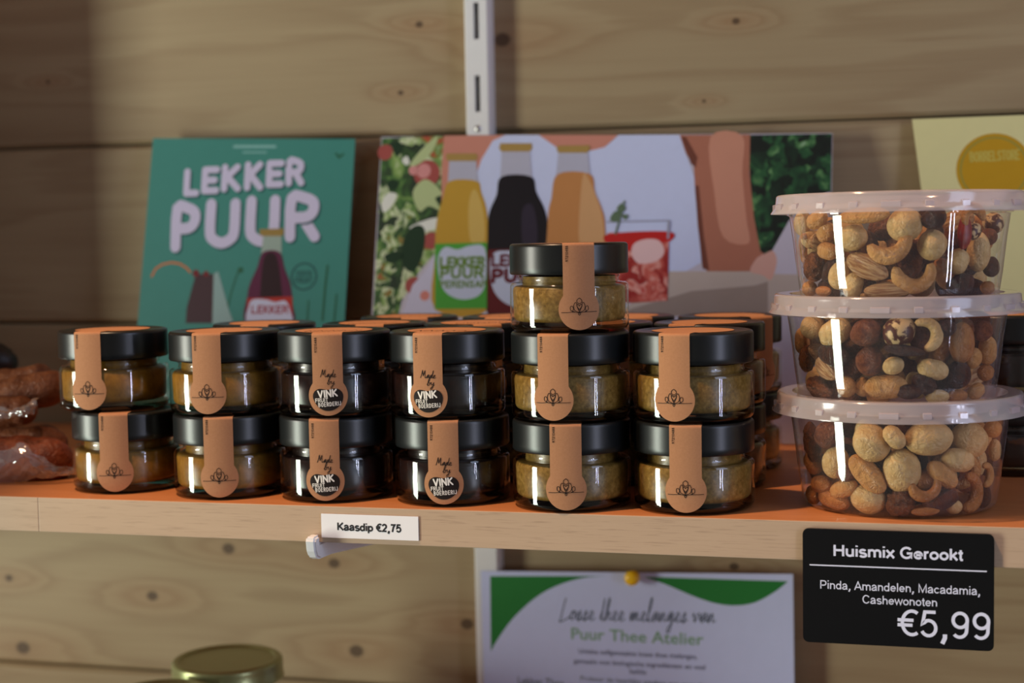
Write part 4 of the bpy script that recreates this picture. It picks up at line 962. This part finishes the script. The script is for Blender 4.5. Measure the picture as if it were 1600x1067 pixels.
# ---- pale yellow card with round seal
def seal_card():
    pl = Lean(.312, .262, WALL-.003); root = empty('seal_card', (0, 0, 0))
    tag(root, 'pale yellow card with a round golden seal, leaning on the wall behind the nut tubs', 'card')
    a, b, c = pl.uv(1425, 186.5), pl.uv(1720, 175), pl.uv(1439, 292)
    u_b = a[0]+(c[0]-a[0])*(a[1])/(a[1]-c[1])
    sheet('card_sheet', pl, [a, b, (b[0]-.04, .0005), (u_b, .0005)], .0008, pr('pale_yellow_print', (226, 220, 160)), root)
    pp = Print(pl, root); cx = pl.uv(1553, 264); r = cx[0]-pl.uv(1494, 264)[0]
    pp.add('seal', pr('gold_seal_print', (196, 152, 30)), arts=lambda q, d: q.disc(cx, r, d, 64))
    pp.add('seal_ring', pr('seal_ring_print', (160, 150, 66)), arts=lambda q, d: q.ring(cx, r*.88, r*.05, d, n=64))
    pp.add('seal_lettering', pr('seal_text_print', (202, 184, 86)), arts=lambda q, d: strokes(q, 'BORRELSTORE', cx[0]-r*.62, cx[1]+r*.22, r*.26, r*.045, width=r*1.3, rot=R(1.5), d=d))
seal_card()

# ================================================================== below the shelf
def tea_poster():
    y = WALL-.0155
    pl = Lean(y, 1.0, y); root = empty('tea_poster', (0, 0, 0)); tag(root, 'white tea poster with green wave corners pinned up below the shelf', 'poster')
    q = [pl.uv(*p) for p in ((751, 892), (1239, 897), (1241, 1067), (748, 1067))]
    h = .34; ex = lambda a, b: (a[0]+(b[0]-a[0])*h/(a[1]-b[1]), a[1]-h)
    sheet('poster_sheet', pl, [q[0], q[1], ex(q[1], q[2]), ex(q[0], (q[0][0]+(q[2][0]-q[1][0]), q[2][1]))], .0004, pr('pale_blue_poster_paper', (196, 204, 240)), root)
    pp = Print(pl, root); gr = pr('green_wave_print', (36, 118, 52))
    lc = smooth_line([(767, 1018), (775, 1003), (800, 968), (835, 935), (870, 915), (910, 903), (948, 900)], n=4)
    pp.add('green_corner', gr, shapes=[[(766, 900)]+lc], smooth=False)
    rc = smooth_line([(1005, 901), (1040, 913), (1085, 932), (1120, 943), (1150, 946), (1180, 941), (1210, 925), (1229, 910), (1230, 908)], n=4)
    pp.add('green_wave', gr, shapes=[rc], smooth=False)
    sc = pl.uv(800, 950)[0]; k = (pl.uv(1100, 960)[0]-pl.uv(900, 960)[0])/200
    def hw(a, d):
        u, v = pl.uv(874, 968); handwrite(a, 'Losse thee melanges van', u, v, 34*k, 1.7*k, width=244*k, rot=R(1.6), d=d)
    pp.add('script_lettering', pr('slate_ink_print', (44, 62, 72)), arts=hw)
    def tt(a, d): u, v = pl.uv(995, 1003); font_art(a, 'Puur Thee Atelier', u, v, height=19*k, width=207*k, bold=.012, d=d, rot=R(.3))
    pp.add('title_lettering', pr('sage_ink_print', (116, 156, 120)), arts=tt)
    def bt(a, d):
        for tx, x, yb, wdt in (('Unieke zelfgemaakte losse thee melanges,', 996, 1025, 186), ('gemaakt met biologische ingredi\u00ebnten en veel', 998, 1041, 206), ('liefde', 997, 1053, 26)):
            u, v = pl.uv(x, yb); font_art(a, tx, u, v, height=8*k, width=wdt*k, bold=.008, d=d, rot=R(.3))
    pp.add('body_lettering', pr('navy_ink_print', (52, 52, 84)), arts=bt)
    def lt(a, d):
        u, v = pl.uv(845, 1071); font_art(a, 'Lekker Thee', u, v, height=13*k, width=74*k, d=d)
        u, v = pl.uv(1008, 1069); font_art(a, 'Probeer de heerlijke smaken van onze thee', u, v, height=8*k, width=204*k, d=d)
    pp.add('heading_lettering', pr('slate_ink_print', (44, 62, 72)), arts=lt)
    c = pl.uv(990, 900); P = pl.fn(c[0], c[1], 0)
    V, Fc = lathe([(0, .0105), (.0035, .0102), (.0056, .0088), (.0060, .0070), (.0056, .0050), (.0034, .0036), (.0030, .0016), (.0048, .0004), (.0048, -.0001), (0, -.0001)], 28)
    pin = empty('push_pin', P); tag(pin, 'round yellow push pin at the top of the tea poster', 'push pin')
    o = mesh_obj('pin_head', V, Fc, M['pin_yellow'], pin); o.rotation_euler = (R(90), 0, 0); o.location = (0, -.0006, 0)
    V, Fc = lathe([(0, -.024), (.0006, -.021), (.0006, 0), (0, 0)], 8); o = mesh_obj('pin_needle', V, Fc, M['zinc'], pin); o.rotation_euler = (R(90), 0, 0)
tea_poster()

LOWZ = -.335
lb = empty('lower_shelf_board', (0, 0, 0)); tag(lb, 'lower wooden shelf board with twist lid jars below the main shelf', 'shelf')
box('board', SX0, SX1, .0, WALL-.018, LOWZ-.0215, LOWZ, M['shelf_top'], lb, .0006)
def low_jar(px, py, y, dia_px, label):
    P = at_y(px, py, y); r = dia_px/2*(P-CAM_POS).dot(_f)/F_PX; H = P.z-LOWZ
    root = empty('twist_lid_jar', (P.x, y, LOWZ)); tag(root, label, 'jar', 'twist lid jars on the lower shelf')
    gl = [(0, .001), (r*.86, 0)]+arc(r*.95, r*.14, r*.13, -80, 0, 4)+[(r*1.08, H*.72)]+arc(r*.93, H*.74, r*.15, 0, 75, 5)+[(r*.93, H-.016), (r*.93, H-.006)]
    mesh_obj('glass_body', *lathe(gl, 64), M['glass'], root, angle=50)
    mesh_obj('contents', *lathe([(0, .003), (r*.84, .003), (r*1.02, r*.16), (r*1.03, H*.70), (r*.86, H*.80), (r*.84, H*.84), (0, H*.84)], 48), M['jam'], root, angle=60)
    lp = [(r*.95, H-.0155), (r*1.01, H-.0155), (r*1.02, H-.0145), (r, H-.0130), (r, H-.0045)]+arc(r-.0035, H-.0035, .0035, 0, 90, 6)+[(r*.86, H-.0004), (r*.84, H-.0016), (r*.5, H-.0016), (0, H-.0014)]
    mesh_obj('lid', *lathe(lp, 72), M['gold_lid'], root, angle=45)
    return root
low_jar(355, 1027, .235, 172, 'jar with a gold twist lid standing on the lower shelf below the bracket')
low_jar(252, 1083, .150, 172, 'jar with a gold twist lid cut off by the bottom edge, in front of another')

# ================================================================== wrapped sausages at the left end
SAUS = lumpy('dried_sausage_skin', [(.3, srgb(116, 62, 36)), (.55, srgb(138, 78, 44)), (.75, srgb(160, 98, 58))], 130, .5, bump=.9, bdist=.002)
SAUS2 = lumpy('red_sausage_skin', [(.3, srgb(104, 44, 26)), (.55, srgb(140, 66, 38)), (.75, srgb(164, 92, 58))], 110, .4, bump=.8, bdist=.002)
def sausage(path, r, mat, label, seed):
    rnd = random.Random(seed); P = [Vector(p) for p in path]
    L = [0]
    for a, b in zip(P, P[1:]): L.append(L[-1]+(b-a).length)
    Q = []
    for k in range(61):
        d = L[-1]*k/60; i = max(i for i in range(len(P)-1) if L[i] <= d+1e-9); t = (d-L[i])/(L[i+1]-L[i]); Q.append(P[i].lerp(P[i+1], min(t, 1)))
    for it in range(8): Q = [Q[0]]+[(Q[i-1]+Q[i]*2+Q[i+1])/4 for i in range(1, len(Q)-1)]+[Q[-1]]
    V, Fc = [], []; n = len(Q); q = 16; ph = [rnd.uniform(0, 6) for _ in range(4)]
    for i, c in enumerate(Q):
        t = (Q[min(i+1, n-1)]-Q[max(i-1, 0)]).normalized(); a = t.cross(Vector((0, 0, 1))).normalized(); b = a.cross(t)
        e = min(i, n-1-i)*L[-1]/60/(r*1.3); rr = r*(math.sqrt(max(0, 1-(1-min(e, 1))**2))*.92+.06)*(1+.035*math.sin(i*.21+ph[0])+.02*math.sin(i*.47+ph[1]))
        for j in range(q):
            an = 2*math.pi*j/q; w_ = 1+.06*math.sin(2*an+i*.06+ph[2])+.035*math.sin(7*an+i*.16+ph[3])
            V.append(c+a*rr*w_*math.cos(an)+b*rr*w_*math.sin(an))
    for i in range(n-1):
        for j in range(q): Fc.append((i*q+j, i*q+(j+1) % q, (i+1)*q+(j+1) % q, (i+1)*q+j))
    Fc += [tuple(range(q))[::-1], tuple(range((n-1)*q, n*q))]
    o = mesh_obj('dried_sausage', V, Fc, mat); tag(o, label, 'sausage', 'dried sausages at the left end of the shelf'); return o
def film(name, rows, label, group=None):
    """a clear wrapping surface through rows of points, with small crinkles"""
    nr, nc = len(rows), len(rows[0]); sub = 5; V, Fc = [], []
    def cr(a, b, c, d, t): return .5*((2*b)+(c-a)*t+(2*a-5*b+4*c-d)*t*t+(3*b-a-3*c+d)*t**3)
    def dense(L):
        out = []
        for i in range(len(L)-1):
            a, b, c, d = L[max(i-1, 0)], L[i], L[i+1], L[min(i+2, len(L)-1)]
            for k in range(sub): out.append(cr(a, b, c, d, k/sub))
        out.append(L[-1]); return out
    G = [dense([Vector(p) for p in r]) for r in rows]; G = list(zip(*[dense([g[i] for g in G]) for i in range(len(G[0]))]))
    for i, r in enumerate(G):
        for j, p in enumerate(r):
            V.append(p+Vector((.0006*math.sin(i*1.9+j*.7), .0009*math.sin(i*.9+j*1.6), .0009*math.sin(i*1.3-j*1.1))))
    nj = len(G[0])
    for i in range(len(G)-1):
        for j in range(nj-1): Fc.append((i*nj+j, i*nj+j+1, (i+1)*nj+j+1, (i+1)*nj+j))
    o = mesh_obj(name, V, Fc, M['film']); tag(o, label, 'wrapping', group); return o
def sp(*pts): return [tuple(at_y(x, y, yy)) for x, y, yy in pts]
sausage(sp((-70, 725, .062), (0, 722, .062), (60, 722, .066), (116, 716, .078)), .0165, SAUS2, 'reddish dried sausage lying lowest on the shelf, beside the leftmost jar', 3)
sausage(sp((-60, 700, .110), (20, 698, .105), (100, 694, .100)), .0150, SAUS, 'dried sausage on the shelf behind the reddish lowest one', 5)
sausage(sp((-40, 622, .100), (20, 618, .100), (70, 608, .105), (106, 598, .110)), .0128, SAUS, 'brown dried sausage on top of the others, its tip reaching the leftmost jar', 8)
sausage(sp((-40, 601, .135), (20, 601, .135), (84, 588, .140)), .0115, SAUS, 'brown dried sausage at the back of the upper sausages', 9)
sausage(sp((-40, 640, .080), (0, 644, .080), (58, 640, .086)), .0110, SAUS, 'short brown dried sausage at the left edge, above the reddish one', 12)
sausage(sp((-30, 565, .200), (24, 566, .200)), .0150, plain('black_pudding_skin', srgb(30, 20, 18), .5), 'blackish sausage end at the back, behind the brown sausages', 14)
film('cellophane_wrap', [[at_y(x, y, yy) for x, y, yy in r] for r in (
  [(-160, 706, .046), (-60, 700, .044), (0, 706, .043), (32, 692, .043), (62, 712, .045), (90, 728, .049), (118, 732, .056)],
  [(-160, 730, .040), (-60, 726, .038), (0, 728, .038), (30, 712, .038), (60, 728, .042), (90, 737, .048), (118, 735, .056)],
  [(-160, 745, .042), (-60, 742, .040), (-10, 744, .040), (26, 736, .042), (56, 738, .045), (86, 741, .050), (118, 737, .057)],
  [(-160, 762, .044), (-60, 760, .042), (-14, 760, .044), (18, 756, .048), (44, 750, .052), (80, 745, .056), (112, 740, .060)])],
  'clear cellophane folded along the front of the lowest sausage', 'cellophane wraps on the sausages')
film('cellophane_wrap', [[at_y(x, y, yy) for x, y, yy in r] for r in (
  [(-150, 630, .064), (-60, 632, .062), (0, 636, .060), (24, 640, .058), (45, 628, .058), (61, 619, .060)],
  [(-150, 644, .058), (-60, 644, .057), (0, 646, .056), (26, 643, .054), (42, 638, .052), (57, 632, .056)],
  [(-150, 660, .058), (-60, 658, .057), (0, 656, .057), (22, 648, .055), (40, 650, .054), (53, 646, .058)])],
  'clear cellophane end twisting up in front of the upper sausages', 'cellophane wraps on the sausages')

# ---- boxes added out of view, keeping the door's light off the wall
for k, (x0, x1, y0, y1, h) in enumerate(((-.80, -.60, .235, .340, .42), (-1.04, -.83, .15, .335, .40))):
    c = empty('carton', ((x0+x1)/2, (y0+y1)/2, 0)); tag(c, ('front' if k == 0 else 'rear')+' brown cardboard box added out of view at the far left, shading the wall', 'carton', 'added cartons at the far left end')
    box('carton_body', -(x1-x0)/2, (x1-x0)/2, -(y1-y0)/2, (y1-y0)/2, .0, h, plain('cardboard', srgb(150, 112, 76), .8), c, .002)
    box('packing_tape', -.022, .022, -(y1-y0)/2-.0004, (y1-y0)/2+.0004, h+.0001, h+.0006, plain('parcel_tape', srgb(176, 140, 96), .3), c)

# ------------------------------------------------------------------ set everything at its height above the floor
for o in list(COL.objects):
    if o.parent is None and o.type in ('MESH', 'EMPTY'): o.location.z += SH
